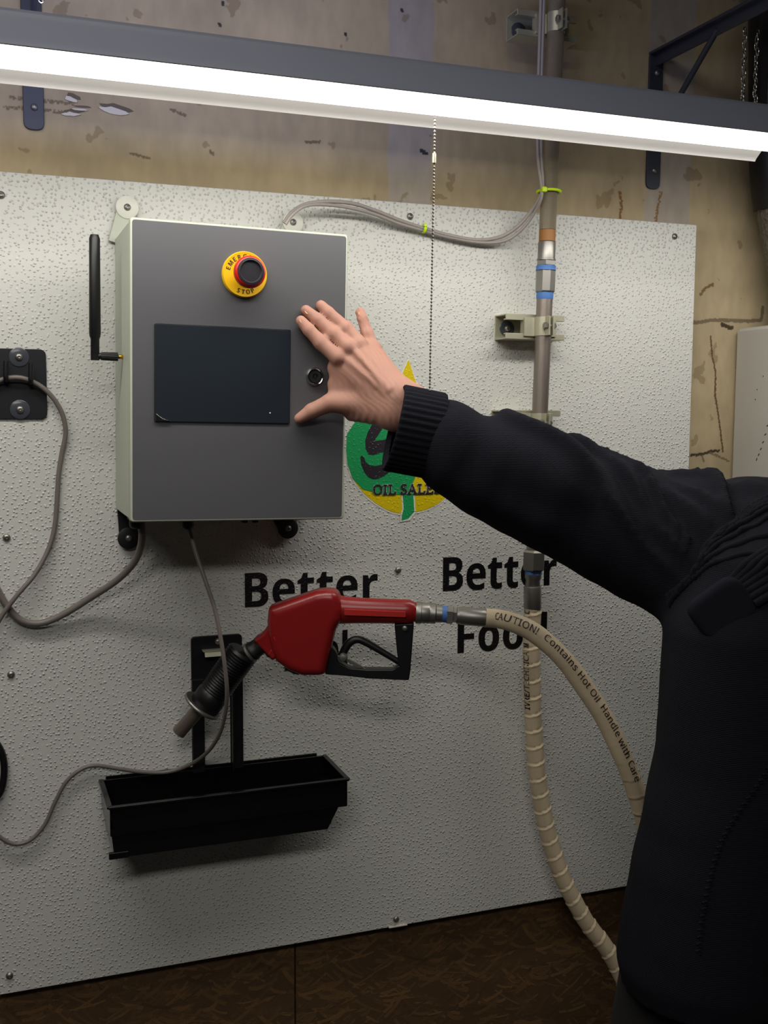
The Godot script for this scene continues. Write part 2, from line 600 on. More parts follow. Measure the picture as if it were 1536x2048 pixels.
func strand_board() -> Texture2D:    # pressed wood strands of the lower sheet
	var n := 512
	var im := Image.create(n, n, false, Image.FORMAT_RGB8)
	im.fill(Color(0.34, 0.25, 0.15))
	var rng := RandomNumberGenerator.new()
	rng.seed = 21
	for i in 1000:
		var p := Vector2(rng.randf() * n, rng.randf() * n)
		var d := Vector2.from_angle(rng.randf_range(-0.9, 0.9))
		var l := rng.randf_range(25, 70)
		var w := rng.randf_range(3, 9)
		var k := rng.randf_range(0.72, 1.14)
		var c := Color(0.42 * k, 0.31 * k, 0.185 * k)
		for a in int(l):
			for b in int(w):
				var q := p + d * a + d.orthogonal() * (b - w / 2.0 * sin(a / l * PI))
				var g := 1.0 + 0.08 * sin(b * 2.1 + i)
				im.set_pixel(posmod(int(q.x), n), posmod(int(q.y), n), Color(c.r * g, c.g * g, c.b * g))
	return ImageTexture.create_from_image(im)

func weave(n: int, px: int) -> Texture2D:    # braided steel
	var im := Image.create(n, n, false, Image.FORMAT_RGB8)
	for y in n:
		for x in n:
			var a := sin((x + y) * TAU / px)
			var b := sin((x - y) * TAU / px)
			im.set_pixel(x, y, Color.WHITE * (maxf(absf(a), absf(b)) * 0.75 + 0.25 * absf(sin((x + y) * TAU / px * 3.0))))
	return ImageTexture.create_from_image(im)

func knit_tex(n: int, px: int) -> Texture2D:     # fine rows of knitted stitches
	var im := Image.create(n, n, false, Image.FORMAT_RF)
	var f := noise(0.03, 31, 2)
	for y in n:
		for x in n:
			var v := absf(sin(y * PI / px)) * (0.75 + 0.25 * absf(sin(x * PI / px + (0.5 if (y / px) % 2 else 0.0) * PI)))
			im.set_pixel(x, y, Color(v + 0.25 * f.get_noise_2d(x, y), 0, 0))
	return ImageTexture.create_from_image(im)

func make_materials() -> void:
	var peb := pebble()
	var grain := noise_tex(0.02, 3)
	var fine := noise_tex(0.12, 4)
	M.board = relief(mat(Color(0.83, 0.83, 0.81), 0.42, 0.0, 0.5), peb, 0.26, 0.105)
	M.vinyl = relief(mat(Color(0.035, 0.035, 0.045), 0.45), peb, 0.26, 0.045)
	M.vinyl_white = relief(mat(Color(0.90, 0.90, 0.86), 0.4), peb, 0.26, 0.045)
	M.vinyl_yellow = relief(mat(Color(0.88, 0.78, 0.05), 0.4), peb, 0.26, 0.045)
	M.vinyl_green = relief(mat(Color(0.13, 0.62, 0.36), 0.4), peb, 0.26, 0.045)
	M.vinyl_black = relief(mat(Color(0.18, 0.16, 0.19), 0.42), peb, 0.26, 0.045)
	var wp := mat(Color.WHITE, 0.8)
	wp.albedo_texture = wall_paint()
	M.wall = wp
	M.dark_wall = relief(mat(Color(0.20, 0.19, 0.19), 0.9), grain, 0.7, 0.2)
	M.floor = relief(mat(Color(0.22, 0.21, 0.20), 0.8), grain, 0.6, 0.1)
	var ob := mat(Color(1.0, 1.0, 1.0), 0.75)
	var st := strand_board()
	ob.albedo_texture = st
	ob.uv1_triplanar = true
	ob.uv1_world_triplanar = true
	ob.uv1_scale = Vector3.ONE * 2.2
	ob.heightmap_enabled = true
	ob.heightmap_texture = st
	ob.heightmap_scale = 0.25
	M.strands = ob
	M.plaster = mat(Color(0.83, 0.80, 0.74), 0.8)
	M.hole = mat(Color(0.40, 0.36, 0.31), 0.9)
	M.steel = mat(Color(0.60, 0.59, 0.57), 0.42, 0.9)
	M.bead = mat(Color(0.42, 0.40, 0.38), 0.35, 0.9)
	M.chrome = mat(Color(0.82, 0.82, 0.82), 0.12, 1.0)
	M.zinc = relief(mat(Color(0.74, 0.73, 0.64), 0.42, 0.6), fine, 0.05, 0.01)
	M.pipe = relief(mat(Color(0.56, 0.52, 0.49), 0.42, 0.8), fine, 0.06, 0.02)
	M.braid = relief(mat(Color(0.74, 0.69, 0.60), 0.38, 0.7), weave(128, 16), 0.024, 0.25)
	M.tape_orange = mat(Color(0.58, 0.40, 0.20), 0.6)
	M.tape_blue = relief(mat(Color(0.30, 0.48, 0.74), 0.5), fine, 0.02, 0.02)
	M.tie = mat(Color(0.78, 0.92, 0.05), 0.35)
	M.grey_cable = mat(Color(0.62, 0.59, 0.57), 0.45)
	M.dark_cable = mat(Color(0.46, 0.43, 0.41), 0.42)
	M.black_plastic = mat(Color(0.06, 0.06, 0.07), 0.42)
	M.black_metal = relief(mat(Color(0.07, 0.075, 0.095), 0.42), fine, 0.05, 0.005)
	M.bracket = relief(mat(Color(0.20, 0.215, 0.26), 0.45), fine, 0.05, 0.005)
	M.tray = mat(Color(0.05, 0.05, 0.056), 0.2)
	M.oil = mat(Color(0.10, 0.075, 0.05), 0.04)
	M.gland = mat(Color(0.09, 0.09, 0.10), 0.5)
	M.enclosure = relief(mat(Color(0.74, 0.76, 0.70), 0.5), fine, 0.03, 0.006)
	M.door_face = relief(mat(Color(0.36, 0.36, 0.375), 0.45, 0.15), fine, 0.02, 0.005)
	M.screen = mat(Color(0.14, 0.165, 0.195), 0.3)
	M.bezel = mat(Color(0.14, 0.15, 0.16), 0.4)
	M.safety_yellow = mat(Color(0.90, 0.72, 0.07), 0.4)
	M.stop_red = mat(Color(0.80, 0.13, 0.09), 0.32)
	M.stop_face = mat(Color(0.11, 0.10, 0.13), 0.5)
	M.brass = mat(Color(0.80, 0.62, 0.26), 0.3, 1.0)
	M.washer_white = mat(Color(0.86, 0.86, 0.82), 0.4)
	M.washer_clear = mat(Color(0.27, 0.28, 0.31), 0.22)
	M.nozzle_red = relief(mat(Color(0.52, 0.10, 0.10), 0.30), grain, 0.2, 0.01)
	M.nozzle_scuff = mat(Color(0.68, 0.13, 0.11), 0.5)
	M.sleeve = relief(mat(Color(0.82, 0.75, 0.63), 0.5), fine, 0.05, 0.02)
	M.print = mat(Color(0.16, 0.12, 0.10), 0.6)
	M.fixture = mat(Color(0.56, 0.58, 0.64), 0.5)
	M.reflector = mat(Color(0.90, 0.89, 0.88), 0.45)
	var jk := mat(Color(0.110, 0.112, 0.137), 0.95, 0.0, 0.2)
	relief(jk, knit_tex(256, 8), 0.07, 0.05)
	M.jacket = jk
	M.rib = relief(mat(Color(0.110, 0.112, 0.137), 0.95, 0.0, 0.2), knit_tex(256, 8), 0.05, 0.05)
	M.suede = relief(mat(Color(0.12, 0.12, 0.15), 0.95, 0.0, 0.2), fine, 0.03, 0.02)
	M.trousers = relief(mat(Color(0.05, 0.05, 0.06), 0.9), fine, 0.03, 0.02)
	M.shoe = mat(Color(0.05, 0.045, 0.04), 0.5)
	M.hair = mat(Color(0.20, 0.17, 0.15), 0.7)
	var sk := relief(mat(Color(0.70, 0.515, 0.445), 0.55), fine, 0.02, 0.03)
	sk.subsurf_scatter_enabled = true
	sk.subsurf_scatter_strength = 0.15
	M.skin = sk
	M.nail = mat(Color(0.82, 0.58, 0.50), 0.4)
	M.zip = mat(Color(0.18, 0.18, 0.22), 0.4, 0.6)
	M.box_white = relief(mat(Color(0.72, 0.71, 0.68), 0.45), grain, 0.4, 0.02)
	M.duct = relief(mat(Color(0.42, 0.40, 0.36), 0.5, 0.2), grain, 0.12, 0.5)

# ---------------------------------------------------------------- the place
func _ready() -> void:
	var cam := Camera3D.new()
	cam.name = "camera"
	cam.keep_aspect = Camera3D.KEEP_HEIGHT
	cam.fov = rad_to_deg(2.0 * atan(1024.0 / 2147.83))
	cam.near = 0.02
	cam.transform = Transform3D(Basis(Vector3(0.937481, 0.005019, 0.348000), Vector3(0.028346, 0.995473, -0.090718), Vector3(-0.346880, 0.094911, 0.933095)), Vector3(0, 1.6, 1.6534))
	add_child(cam)
	cam.current = true
	var env := Environment.new()
	env.background_mode = Environment.BG_COLOR
	env.background_color = Color(0, 0, 0)
	env.tonemap_mode = Environment.TONE_MAPPER_LINEAR
	env.tonemap_exposure = 1.0
	env.sdfgi_enabled = true
	env.ssao_enabled = true
	env.ssil_enabled = true
	var we := WorldEnvironment.new()
	we.name = "environment"
	we.environment = env
	add_child(we)
	area_lamp("work_lamp", Vector3(0.53, 1.9755, 0.341), Vector2(1.90, 0.05), 0.57, Color(1.0, 0.985, 0.955), -79.0)
	area_lamp("unseen_slot_light", Vector3(0.20, 2.0445, 0.340), Vector2(0.9, 0.010), 0.22, Color(0.76, 0.79, 1.0), 45.0)  # unseen slot on the housing top, placed to light the wall above
	area_lamp("fill_lamp", Vector3(-0.4, 2.68, 2.5), Vector2(1.2, 0.4), 2.4, Color(1.0, 0.98, 0.95))  # added fill that brightens the lower panel
	area_lamp("unseen_room_lamp", Vector3(-0.2, 2.68, 1.0), Vector2(1.2, 0.4), 0.45, Color(1.0, 0.98, 0.95))  # out of view, placed to light the upper wall and lamp housing
	make_materials()
	room()
	panel()
	lamp()
	brackets()
	right_side()
	enclosure()
	cables()
	pipework()
	nozzle_holder()
	nozzle()
	hose()
	person()

func area_lamp(called: String, at: Vector3, size: Vector2, energy: float, c: Color, pitch := -90.0) -> void:
	var l := AreaLight3D.new()
	l.name = called
	l.area_size = size
	l.light_energy = energy
	l.light_color = c
	l.area_range = 12.0
	l.area_attenuation = 2.0
	l.shadow_enabled = true
	l.transform = Transform3D(Basis(Vector3(1, 0, 0), deg_to_rad(pitch)), at)     # -90 shines straight down, 0 at the wall
	add_child(l)

func room() -> void:
	# wall behind the panel: one painted face with its own texture, backed by a solid wall
	var mb := MB.new()
	var uv := func(x: float, y: float) -> Vector2: return Vector2((x + 0.2) / 1.8, (2.5 - y) / 1.2)
	mb.quad(Vector3(-2.3, 0, -.04), Vector3(2.5, 0, -.04), Vector3(2.5, 2.75, -.04), Vector3(-2.3, 2.75, -.04), Vector3.BACK, Vector3.BACK, Vector3.BACK, Vector3.BACK,
		uv.call(-2.3, 0), uv.call(2.5, 0), uv.call(2.5, 2.75), uv.call(-2.3, 2.75))
	mb.quad(Vector3(-2.3, 0, -.16), Vector3(2.5, 0, -.16), Vector3(2.5, 2.75, -.16), Vector3(-2.3, 2.75, -.16), Vector3.FORWARD, Vector3.FORWARD, Vector3.FORWARD, Vector3.FORWARD)
	mb.flat4(Vector3(-2.3, 2.75, -.16), Vector3(2.5, 2.75, -.16), Vector3(2.5, 2.75, -.04), Vector3(-2.3, 2.75, -.04), Vector3.UP)
	mb.flat4(Vector3(-2.3, 0, -.16), Vector3(2.5, 0, -.16), Vector3(2.5, 0, -.04), Vector3(-2.3, 0, -.04), Vector3.DOWN)
	mb.flat4(Vector3(-2.3, 0, -.16), Vector3(-2.3, 0, -.04), Vector3(-2.3, 2.75, -.04), Vector3(-2.3, 2.75, -.16), Vector3.LEFT)
	mb.flat4(Vector3(2.5, 0, -.16), Vector3(2.5, 0, -.04), Vector3(2.5, 2.75, -.04), Vector3(2.5, 2.75, -.16), Vector3.RIGHT)
	var wall := struct("wall_back", mb, M.wall)
	# flakes of loose paint and the dark hollows they came off
	for q in [[142, 199, 26, 8, 0.2], [142, 229, 30, 8, -0.05], [160, 220, 30, 4, 0.0], [226, 222, 56, 12, 0.1]]:
		var c := Vector2(q[0], q[1])
		var rng := RandomNumberGenerator.new()
		rng.seed = int(q[0] * 7 + q[1])
		var ctr: Vector3 = flake_at(c)
		var shape := PackedVector2Array()
		for k in 11:
			var a := TAU * k / 11
			shape.append(Vector2(ctr.x, ctr.y) + Vector2(cos(a) * q[2] * 0.5, sin(a) * q[3] * 0.5).rotated(-q[4]) * 0.00086 * rng.randf_range(0.7, 1.15))
		var fb := MB.new()
		fb.prism(shape, -0.0405, -0.0375, 0.0004)
		obj("paint_flake", fb, M.plaster, wall)
		var hb := MB.new()
		var sh2 := PackedVector2Array()
		for p in shape: sh2.append((p - Vector2(ctr.x, ctr.y)) * 1.12 + Vector2(ctr.x + 0.004, ctr.y + 0.005))
		hb.prism(sh2, -0.0405, -0.0397, 0.0002)
		obj("paint_hollow", hb, M.hole, wall)
	var b := MB.new()
	b.box(Vector3(0.1, -.06, 1.66), Vector3(5.0, .12, 3.64), 0.001)
	struct("floor", b, M.floor)
	b = MB.new()
	b.box(Vector3(0.1, 2.81, 1.66), Vector3(5.0, .12, 3.64), 0.001)
	struct("ceiling", b, M.dark_wall)
	b = MB.new()
	b.box(Vector3(-2.36, 1.375, 1.66), Vector3(.12, 2.75, 3.64), 0.001)
	struct("wall_left", b, M.dark_wall)
	b = MB.new()
	b.box(Vector3(2.56, 1.375, 1.66), Vector3(.12, 2.75, 3.64), 0.001)
	struct("wall_right", b, M.dark_wall)
	b = MB.new()
	b.box(Vector3(0.1, 1.375, 3.54), Vector3(5.0, 2.75, .12), 0.001)
	struct("wall_front", b, M.dark_wall)
	# lower wall sheathing of pressed wood strands, two sheets with a gap between them
	b = MB.new()
	b.box(Vector3(0.4687 - 0.598, 0.6, -.034), Vector3(1.194, 1.2, .011), 0.001)
	tag(obj("strand_board_sheet", b, M.strands), "dark brown strand board sheet on the wall left of the seam under the white panel", "board sheet", "strand board sheets under the panel")
	b = MB.new()
	b.box(Vector3(0.4687 + 0.5985, 0.6, -.034), Vector3(1.194, 1.2, .011), 0.001)
	tag(obj("strand_board_sheet", b, M.strands), "brown strand board sheet under the white panel, right of the seam, beside the person", "board sheet", "strand board sheets under the panel")
	# unseen ceiling lights: near one lights the upper wall, rear one is added fill
	var g := mat(Color(0.9, 0.9, 0.9), 0.5)
	g.emission_enabled = true
	g.emission = Color(1.0, 0.98, 0.95)
	g.emission_energy_multiplier = 0.4
	for q in [[-0.2, 1.0, "large rectangular ceiling light out of view, placed to light the upper wall and lamp housing"], [-0.4, 2.5, "large rectangular ceiling light added as fill behind the viewer to brighten the lower panel"]]:
		var t := thing("unseen_ceiling_light", q[2], "lamp", Vector3(q[0], 2.75, q[1]), "unseen ceiling lights")
		b = MB.new()
		b.box(Vector3(q[0], 2.728, q[1]), Vector3(1.3, .044, .46), 0.004)
		obj("housing", b, M.fixture, t)
		b = MB.new()
		b.box(Vector3(q[0], 2.701, q[1]), Vector3(1.2, .014, .4), 0.004)
		obj("diffuser", b, g, t)

func flake_at(px: Vector2) -> Vector3:     # pixel of a flake to its place on the wall face, as measured from the photograph
	var o: Vector3 = Vector3(0.1339, 2.0529, -0.04)
	var e: Vector3 = Vector3(0.2061, 2.0602, -0.04)
	var s: Vector3 = Vector3(0.1331, 2.017, -0.04)
	return o + (e - o) * (px.x - 142) / 100.0 + (s - o) * (px.y - 199) / 50.0

func screw_head(mb: MB, p: Vector3, r := 0.005) -> void:       # pan head with a cross recess, facing out of the wall
	mb.lathe([Vector2(r, 0), Vector2(r * 0.98, r * 0.25), Vector2(r * 0.75, r * 0.6), Vector2(r * 0.35, r * 0.72), Vector2(r * 0.3, r * 0.35), Vector2(0, r * 0.3)], toward_viewer(p), 20)

func ring_washer(mb: MB, p: Vector3, r: float, thick := 0.0016) -> void:
	mb.lathe([Vector2(r, 0), Vector2(r, thick * 0.7), Vector2(r - thick * 0.5, thick), Vector2(r * 0.3, thick), Vector2(r * 0.3, 0)], toward_viewer(p), 36)

func panel() -> void:
	var t := thing("wall_panel", "large square white pebble-grained panel screwed to the wall behind everything", "panel", Vector3(0.6025, 0.714, -.015))
	var mb := MB.new()
	mb.box(Vector3(0.6025, 1.324, -.015), Vector3(1.22, 1.22, .03), 0.0015)
	obj("sheet", mb, M.board, t)
	for p: Vector3 in [Vector3(0.0319, 1.9007, 0), Vector3(0.657, 1.9119, 0), Vector3(1.1654, 1.9103, 0), Vector3(0.6401, 1.334, 0), Vector3(0.0262, 1.4111, 0), Vector3(0.027, 1.207, 0), Vector3(0.0126, 0.7429, 0), Vector3(0.6404, 0.7276, 0)]:
		mb = MB.new()
		screw_head(mb, p, 0.0056)
		obj("screw", mb, M.steel, t)
	mb = MB.new()
	mb.box(Vector3(0.6438, 0.715, 0.001), Vector3(.034, .0022, .004), 0.0005)
	obj("edge_chip", mb, M.plaster, t)
	# black vinyl slogans
	for w in [["Better", 0.3801, 1.2864, 0.2235, 0.0545], ["Fuel", 0.4450, 1.1790, 0.1065, 0.0560], ["Better", 0.7218, 1.2940, 0.218, 0.0570], ["Food", 0.7503, 1.1848, 0.1725, 0.0575]]:
		mb = MB.new()
		mb.text(w[0], w[4], 0.0007, func(p: Vector3) -> Vector3: return Vector3(w[1] + p.x, w[2] + p.y, p.z), false, true, w[3])
		obj("lettering", mb, M.vinyl, t)
	# oil-drop sticker
	var lg := MB.new()
	var drop := smooth2([Vector2(0.6608, 1.6651), Vector2(0.6815, 1.6285), Vector2(0.7244, 1.5849), Vector2(0.7561, 1.5413), Vector2(0.7568, 1.4948), Vector2(0.7332, 1.4572), Vector2(0.6951, 1.4329), Vector2(0.643, 1.426), Vector2(0.605, 1.4404), Vector2(0.5744, 1.465), Vector2(0.5554, 1.4939), Vector2(0.5476, 1.5305), Vector2(0.5552, 1.5669), Vector2(0.5852, 1.5976), Vector2(0.6284, 1.628), Vector2(0.6466, 1.6648)], 5)
	var tip := PackedVector2Array()
	for p in drop: tip.append(p)
	tip.append(Vector2(0.6562, 1.6861))
	lg.prism(fix_tip(drop, Vector2(0.6562, 1.6861), 0.0), 0.0, 0.0005, 0.0)
	var logo := obj("drop_sticker", lg, M.vinyl_white, t)
	lg = MB.new()
	lg.prism(fix_tip(drop, Vector2(0.6562, 1.6821), 0.0028), 0.0002, 0.0009, 0.0)
	obj("yellow_drop", lg, M.vinyl_yellow, logo)
	lg = MB.new()
	lg.prism(PackedVector2Array([Vector2(0.6445, 1.4609), Vector2(0.6465, 1.4376), Vector2(0.643, 1.4243), Vector2(0.6431, 1.4143), Vector2(0.6592, 1.4163), Vector2(0.6707, 1.4285), Vector2(0.6687, 1.4604)]), 0.0, 0.0011, 0.0)
	obj("stem_edge", lg, M.vinyl_white, logo)
	lg = MB.new()
	lg.prism(PackedVector2Array([Vector2(0.5501, 1.5604), Vector2(0.5671, 1.5846), Vector2(0.5938, 1.6009), Vector2(0.6329, 1.6109), Vector2(0.6728, 1.6038), Vector2(0.6973, 1.5749), Vector2(0.6959, 1.5333), Vector2(0.6702, 1.4904), Vector2(0.6649, 1.4788), Vector2(0.666, 1.4588), Vector2(0.668, 1.4311), Vector2(0.6582, 1.4205), Vector2(0.6457, 1.4168), Vector2(0.6457, 1.4234), Vector2(0.6492, 1.4367), Vector2(0.6472, 1.46), Vector2(0.6163, 1.4599), Vector2(0.5952, 1.4653), Vector2(0.5761, 1.4707), Vector2(0.5597, 1.489), Vector2(0.5511, 1.5119), Vector2(0.5485, 1.5346)]), 0.0003, 0.0014, 0.0)
	obj("green_leaf", lg, M.vinyl_green, logo)
	lg = MB.new()
	lg.prism(PackedVector2Array([Vector2(0.5982, 1.5896), Vector2(0.6199, 1.5912), Vector2(0.6122, 1.5717), Vector2(0.6044, 1.5603), Vector2(0.5966, 1.5489), Vector2(0.6114, 1.5504), Vector2(0.6289, 1.5544), Vector2(0.6421, 1.5552), Vector2(0.6387, 1.5355), Vector2(0.6238, 1.5323), Vector2(0.6089, 1.53), Vector2(0.595, 1.526), Vector2(0.5872, 1.5269), Vector2(0.5819, 1.5359), Vector2(0.581, 1.5498), Vector2(0.5853, 1.5636), Vector2(0.5922, 1.5749)]), 0.0004, 0.0018, 0.0)
	lg.prism(PackedVector2Array([Vector2(0.5725, 1.523), Vector2(0.5751, 1.5254), Vector2(0.5785, 1.5229), Vector2(0.582, 1.5147), Vector2(0.5881, 1.5098), Vector2(0.5985, 1.508), Vector2(0.6116, 1.5103), Vector2(0.6203, 1.5176), Vector2(0.6387, 1.5322), Vector2(0.6476, 1.5255), Vector2(0.6389, 1.5107), Vector2(0.6266, 1.5002), Vector2(0.6152, 1.4921), Vector2(0.6047, 1.4874), Vector2(0.5951, 1.4863), Vector2(0.5864, 1.4901), Vector2(0.5795, 1.4984), Vector2(0.5742, 1.5107)]), 0.0004, 0.0018, 0.0)
	obj("black_glyph", lg, M.vinyl_black, logo)
	lg = MB.new()
	for k in 8:
		var o := Vector2.from_angle(TAU * k / 8) * 0.0010
		lg.text("OIL SALES", 0.0157, 0.0006, func(p: Vector3) -> Vector3: return Vector3(0.5950 + o.x + p.x, 1.4609 + o.y + p.y, 0.0018 + p.z), true, false, 0.1195)
	obj("lettering_outline", lg, M.vinyl_white, logo)
	lg = MB.new()
	lg.text("OIL SALES", 0.0157, 0.0012, func(p: Vector3) -> Vector3: return Vector3(0.5950 + p.x, 1.4609 + p.y, 0.0019 + p.z), true, false, 0.1195)
	obj("lettering", lg, M.vinyl_black, logo)

func fix_tip(drop: PackedVector2Array, tip: Vector2, inset: float) -> PackedVector2Array:    # puts the sharp tip back on a smoothed drop
	var out := PackedVector2Array()
	var c := Vector2.ZERO
	for p in drop: c += p / drop.size()
	for i in drop.size():
		var p := drop[i]
		if p.y > tip.y - 0.022 - inset:
			if i > drop.size() / 2 and (out.is_empty() or out[out.size() - 1] != tip): out.append(tip)
			continue
		out.append(p - (p - c).normalized() * inset)
	if not out.has(tip): out.append(tip)
	return out

# ---------------------------------------------------------------- work lamp with its pull chain
func lamp() -> void:
	var t := thing("work_lamp_fixture", "long shop light with dark housing hanging above the white panel", "lamp", Vector3(0.5, 2.04, 0.34))
	var x1: float = 1.1327
	var x0 := x1 - 1.22
	# cross section drawn level as (z, y), then hung 55 mm further out, 15 mm lower and tipped half a degree
	var along := Transform3D(Basis(Vector3(0, 0, 1), Vector3(0, 1, 0), Vector3(-1, 0, 0)), Vector3.ZERO)   # local x -> z, local z -> -x
	var hung := Transform3D(Basis(Vector3(0, 0, 1), -0.009), Vector3(.25, 1.9859, 0)) * Transform3D(Basis.IDENTITY, Vector3(-.195, -2.0006, 0))
	along = along * hung
	var mb := MB.new()
	mb.prism(PackedVector2Array([Vector2(.240, 2.036), Vector2(.332, 2.030), Vector2(.331, 2.041), Vector2(.325, 2.046), Vector2(.300, 2.051), Vector2(.247, 2.055), Vector2(.241, 2.051)]), -(x1 + 0.36), -(x0 - 0.36), 0.001, along)
	obj("housing", mb, M.fixture, t)
	mb = MB.new()
	mb.prism(PackedVector2Array([Vector2(.3765, 1.9930), Vector2(.3745, 1.9925), Vector2(.3700, 1.9985), Vector2(.3318, 2.0320), Vector2(.3310, 2.0400), Vector2(.3340, 2.0400), Vector2(.3350, 2.0340), Vector2(.3735, 2.0010)]), -x1, -x0, 0.0, along)
	obj("near_wing_outside", mb, M.fixture, t)
	mb = MB.new()
	mb.prism(PackedVector2Array([Vector2(.3698, 1.9983), Vector2(.3313, 2.0320), Vector2(.3308, 2.0310), Vector2(.3690, 1.9976)]), -(x1 - 0.001), -(x0 + 0.001), 0.0, along)
	obj("near_reflector", mb, M.reflector, t)
	mb = MB.new()
	mb.prism(PackedVector2Array([Vector2(.1935, 2.0012), Vector2(.1950, 2.0006), Vector2(.1975, 2.0040), Vector2(.2415, 2.0390), Vector2(.2400, 2.0405), Vector2(.1960, 2.0055)]), -x1, -x0, 0.0, along)
	obj("far_reflector", mb, M.reflector, t)
	var glow := mat(Color(0.95, 0.95, 0.95), 0.5)
	glow.emission_enabled = true
	glow.emission = Color(1.0, 0.985, 0.955)
	glow.emission_energy_multiplier = 2.5
	mb = MB.new()
	var prof := PackedVector2Array()
	for k in 13:
		var a := PI + PI * k / 12
		prof.append(Vector2(.2860 + cos(a) * 0.0435, 2.0400 + sin(a) * 0.0460))
	mb.prism(prof, -(x1 + 0.358), -(x0 - 0.358), 0.002, along)
	obj("led_lens", mb, glow, t)
	for x: float in [x0 - 0.366, x1 + 0.366]:
		mb = MB.new()
		mb.prism(PackedVector2Array([Vector2(.238, 1.995), Vector2(.334, 1.994), Vector2(.332, 2.042), Vector2(.326, 2.048), Vector2(.244, 2.057), Vector2(.239, 2.052)]), -(x + 0.008), -(x - 0.008), 0.003, along)
		obj("end_cap", mb, M.fixture, t)
	mb = MB.new()
	mb.box(Vector3(0.20, 2.038, .340), Vector3(.9, .008, .012), 0.002)  # glowing slot hidden from view, goes with the light on the upper wall
	var up_glow: StandardMaterial3D = glow.duplicate()
	up_glow.emission = Color(0.76, 0.79, 1.0)
	up_glow.emission_energy_multiplier = 1.5
	obj("unseen_light_slot", mb, up_glow, t)
	# bead chain
	var c := thing("pull_chain", "beaded metal pull chain hanging from the lamp in front of the white panel", "chain", Vector3(0.5576, 1.9805, 0.335))
	mb = MB.new()
	var a: Vector3 = Vector3(0.5577, 1.985, .335)
	var b: Vector3 = Vector3(0.5556, 1.6209, 0.335)
	b.x = a.x - 0.004
	var n := int(a.distance_to(b) / 0.0044)
	for i in n:
		var p := a.lerp(b, float(i) / n)
		mb.lathe([Vector2(0, -.0016), Vector2(.00113, -.00113), Vector2(.0016, 0), Vector2(.00113, .00113), Vector2(0, .0016)], Transform3D(Basis.IDENTITY, p), 8)
	rod(mb, a, b, 0.0003, 6)
	var beads := obj("beads", mb, M.bead, c)
	beads.set_meta("kind", "stuff")
	mb = MB.new()
	var q := a.lerp(b, 0.165)
	mb.lathe([Vector2(0, -.007), Vector2(.0024, -.006), Vector2(.0026, 0), Vector2(.0024, .006), Vector2(0, .007)], Transform3D(Basis.IDENTITY, q), 10)
	obj("chain_connector", mb, M.zinc, c)

# ---------------------------------------------------------------- shelf brackets that carry the lamp
func brackets() -> void:
	var made: Node3D
	var t := thing("shelf_bracket", "black steel shelf bracket with diagonal brace above the lamp, right side", "bracket", Vector3(1.142, 1.998, -.04), "black wall brackets behind the lamp")
	var mb := MB.new()
	mb.prism(rounded([Vector2(1.1275, 1.998), Vector2(1.1565, 1.998), Vector2(1.1565, 2.236), Vector2(1.1275, 2.236)], 0.012), -.0402, -.0352, 0.001)
	obj("wall_flange", mb, M.bracket, t)
	mb = MB.new()
	mb.box(Vector3(1.142, 2.233, .17), Vector3(.029, .005, .42), 0.001)
	mb.box(Vector3(1.142, 2.2215, .17), Vector3(.005, .020, .42), 0.001)
	obj("arm", mb, M.bracket, t)
	mb = MB.new()
	mb.tube(PackedVector3Array([Vector3(1.142, 2.085, -.034), Vector3(1.142, 2.222, .135)]), func(_s: float, _a: float, _i: int) -> float: return 0.005, 8, true, 1.0, Vector3(1, 0, 0))
	obj("brace", mb, M.bracket, t)
	for y: float in [2.030, 2.200]:
		mb = MB.new()
		screw_head(mb, Vector3(1.143, y, -.0352), 0.0052)
		obj("screw", mb, M.steel, t)
	made = t
	dup(made, "shelf_bracket", Vector3(0.0807, 2.0035, -.04), "black steel bracket flange with one bright screw under the lamp's left end", "black wall brackets behind the lamp")
	# spare chain bunched on the right arm, and the two chains that carry the lamp
	var spots := [[Vector3(1.1645, 2.205, .19), 22, "bright spare chain bunched on the arm of the right bracket"], [Vector3(1.139, 2.212, .34), 17, "link chain carrying the lamp's right end from the bracket arm"], [Vector3(0.075, 2.212, .34), 17, "link chain carrying the lamp's left end from the bracket arm"]]
	for q in spots:
		var at: Vector3 = q[0]
		var c := thing("hanging_chain", q[2], "chain", at, "chains on the bracket arms")
		for s: float in ([-0.012, 0.012] if q[1] == 22 else [0.0]):
			for i in (15 if q[1] == 22 else 17):
				var p := at + Vector3(s + 0.0016 * sin(i * 2.3 + s * 90), -.004 - i * 0.0092, 0.001 * cos(i * 1.7))
				mb = MB.new()
				var ring := PackedVector3Array()
				for k in 13:
					var a := TAU * k / 12
					var e := Vector3(cos(a) * 0.0032, sin(a) * 0.0066, 0)
					ring.append(p + (e.rotated(Vector3.UP, PI / 2 if i % 2 else 0.3)))
				mb.tube(ring, func(_s: float, _a: float, _i: int) -> float: return 0.0011, 6, false)
				obj("link", mb, M.chrome, c)
	t = thing("steel_post", "dark vertical steel post at the right end of the lamp", "post", Vector3(1.200, 2.09, .19))
	mb = MB.new()
	mb.box(Vector3(1.203, 2.42, .19), Vector3(.020, .66, .020), 0.002)
	obj("post", mb, M.black_metal, t)
	mb = MB.new()
	mb.box(Vector3(1.218, 2.42, .20), Vector3(.004, .66, .012), 0.001)  # pale strip drawn as the highlight down the post edge
	obj("edge_highlight", mb, M.zinc, t)

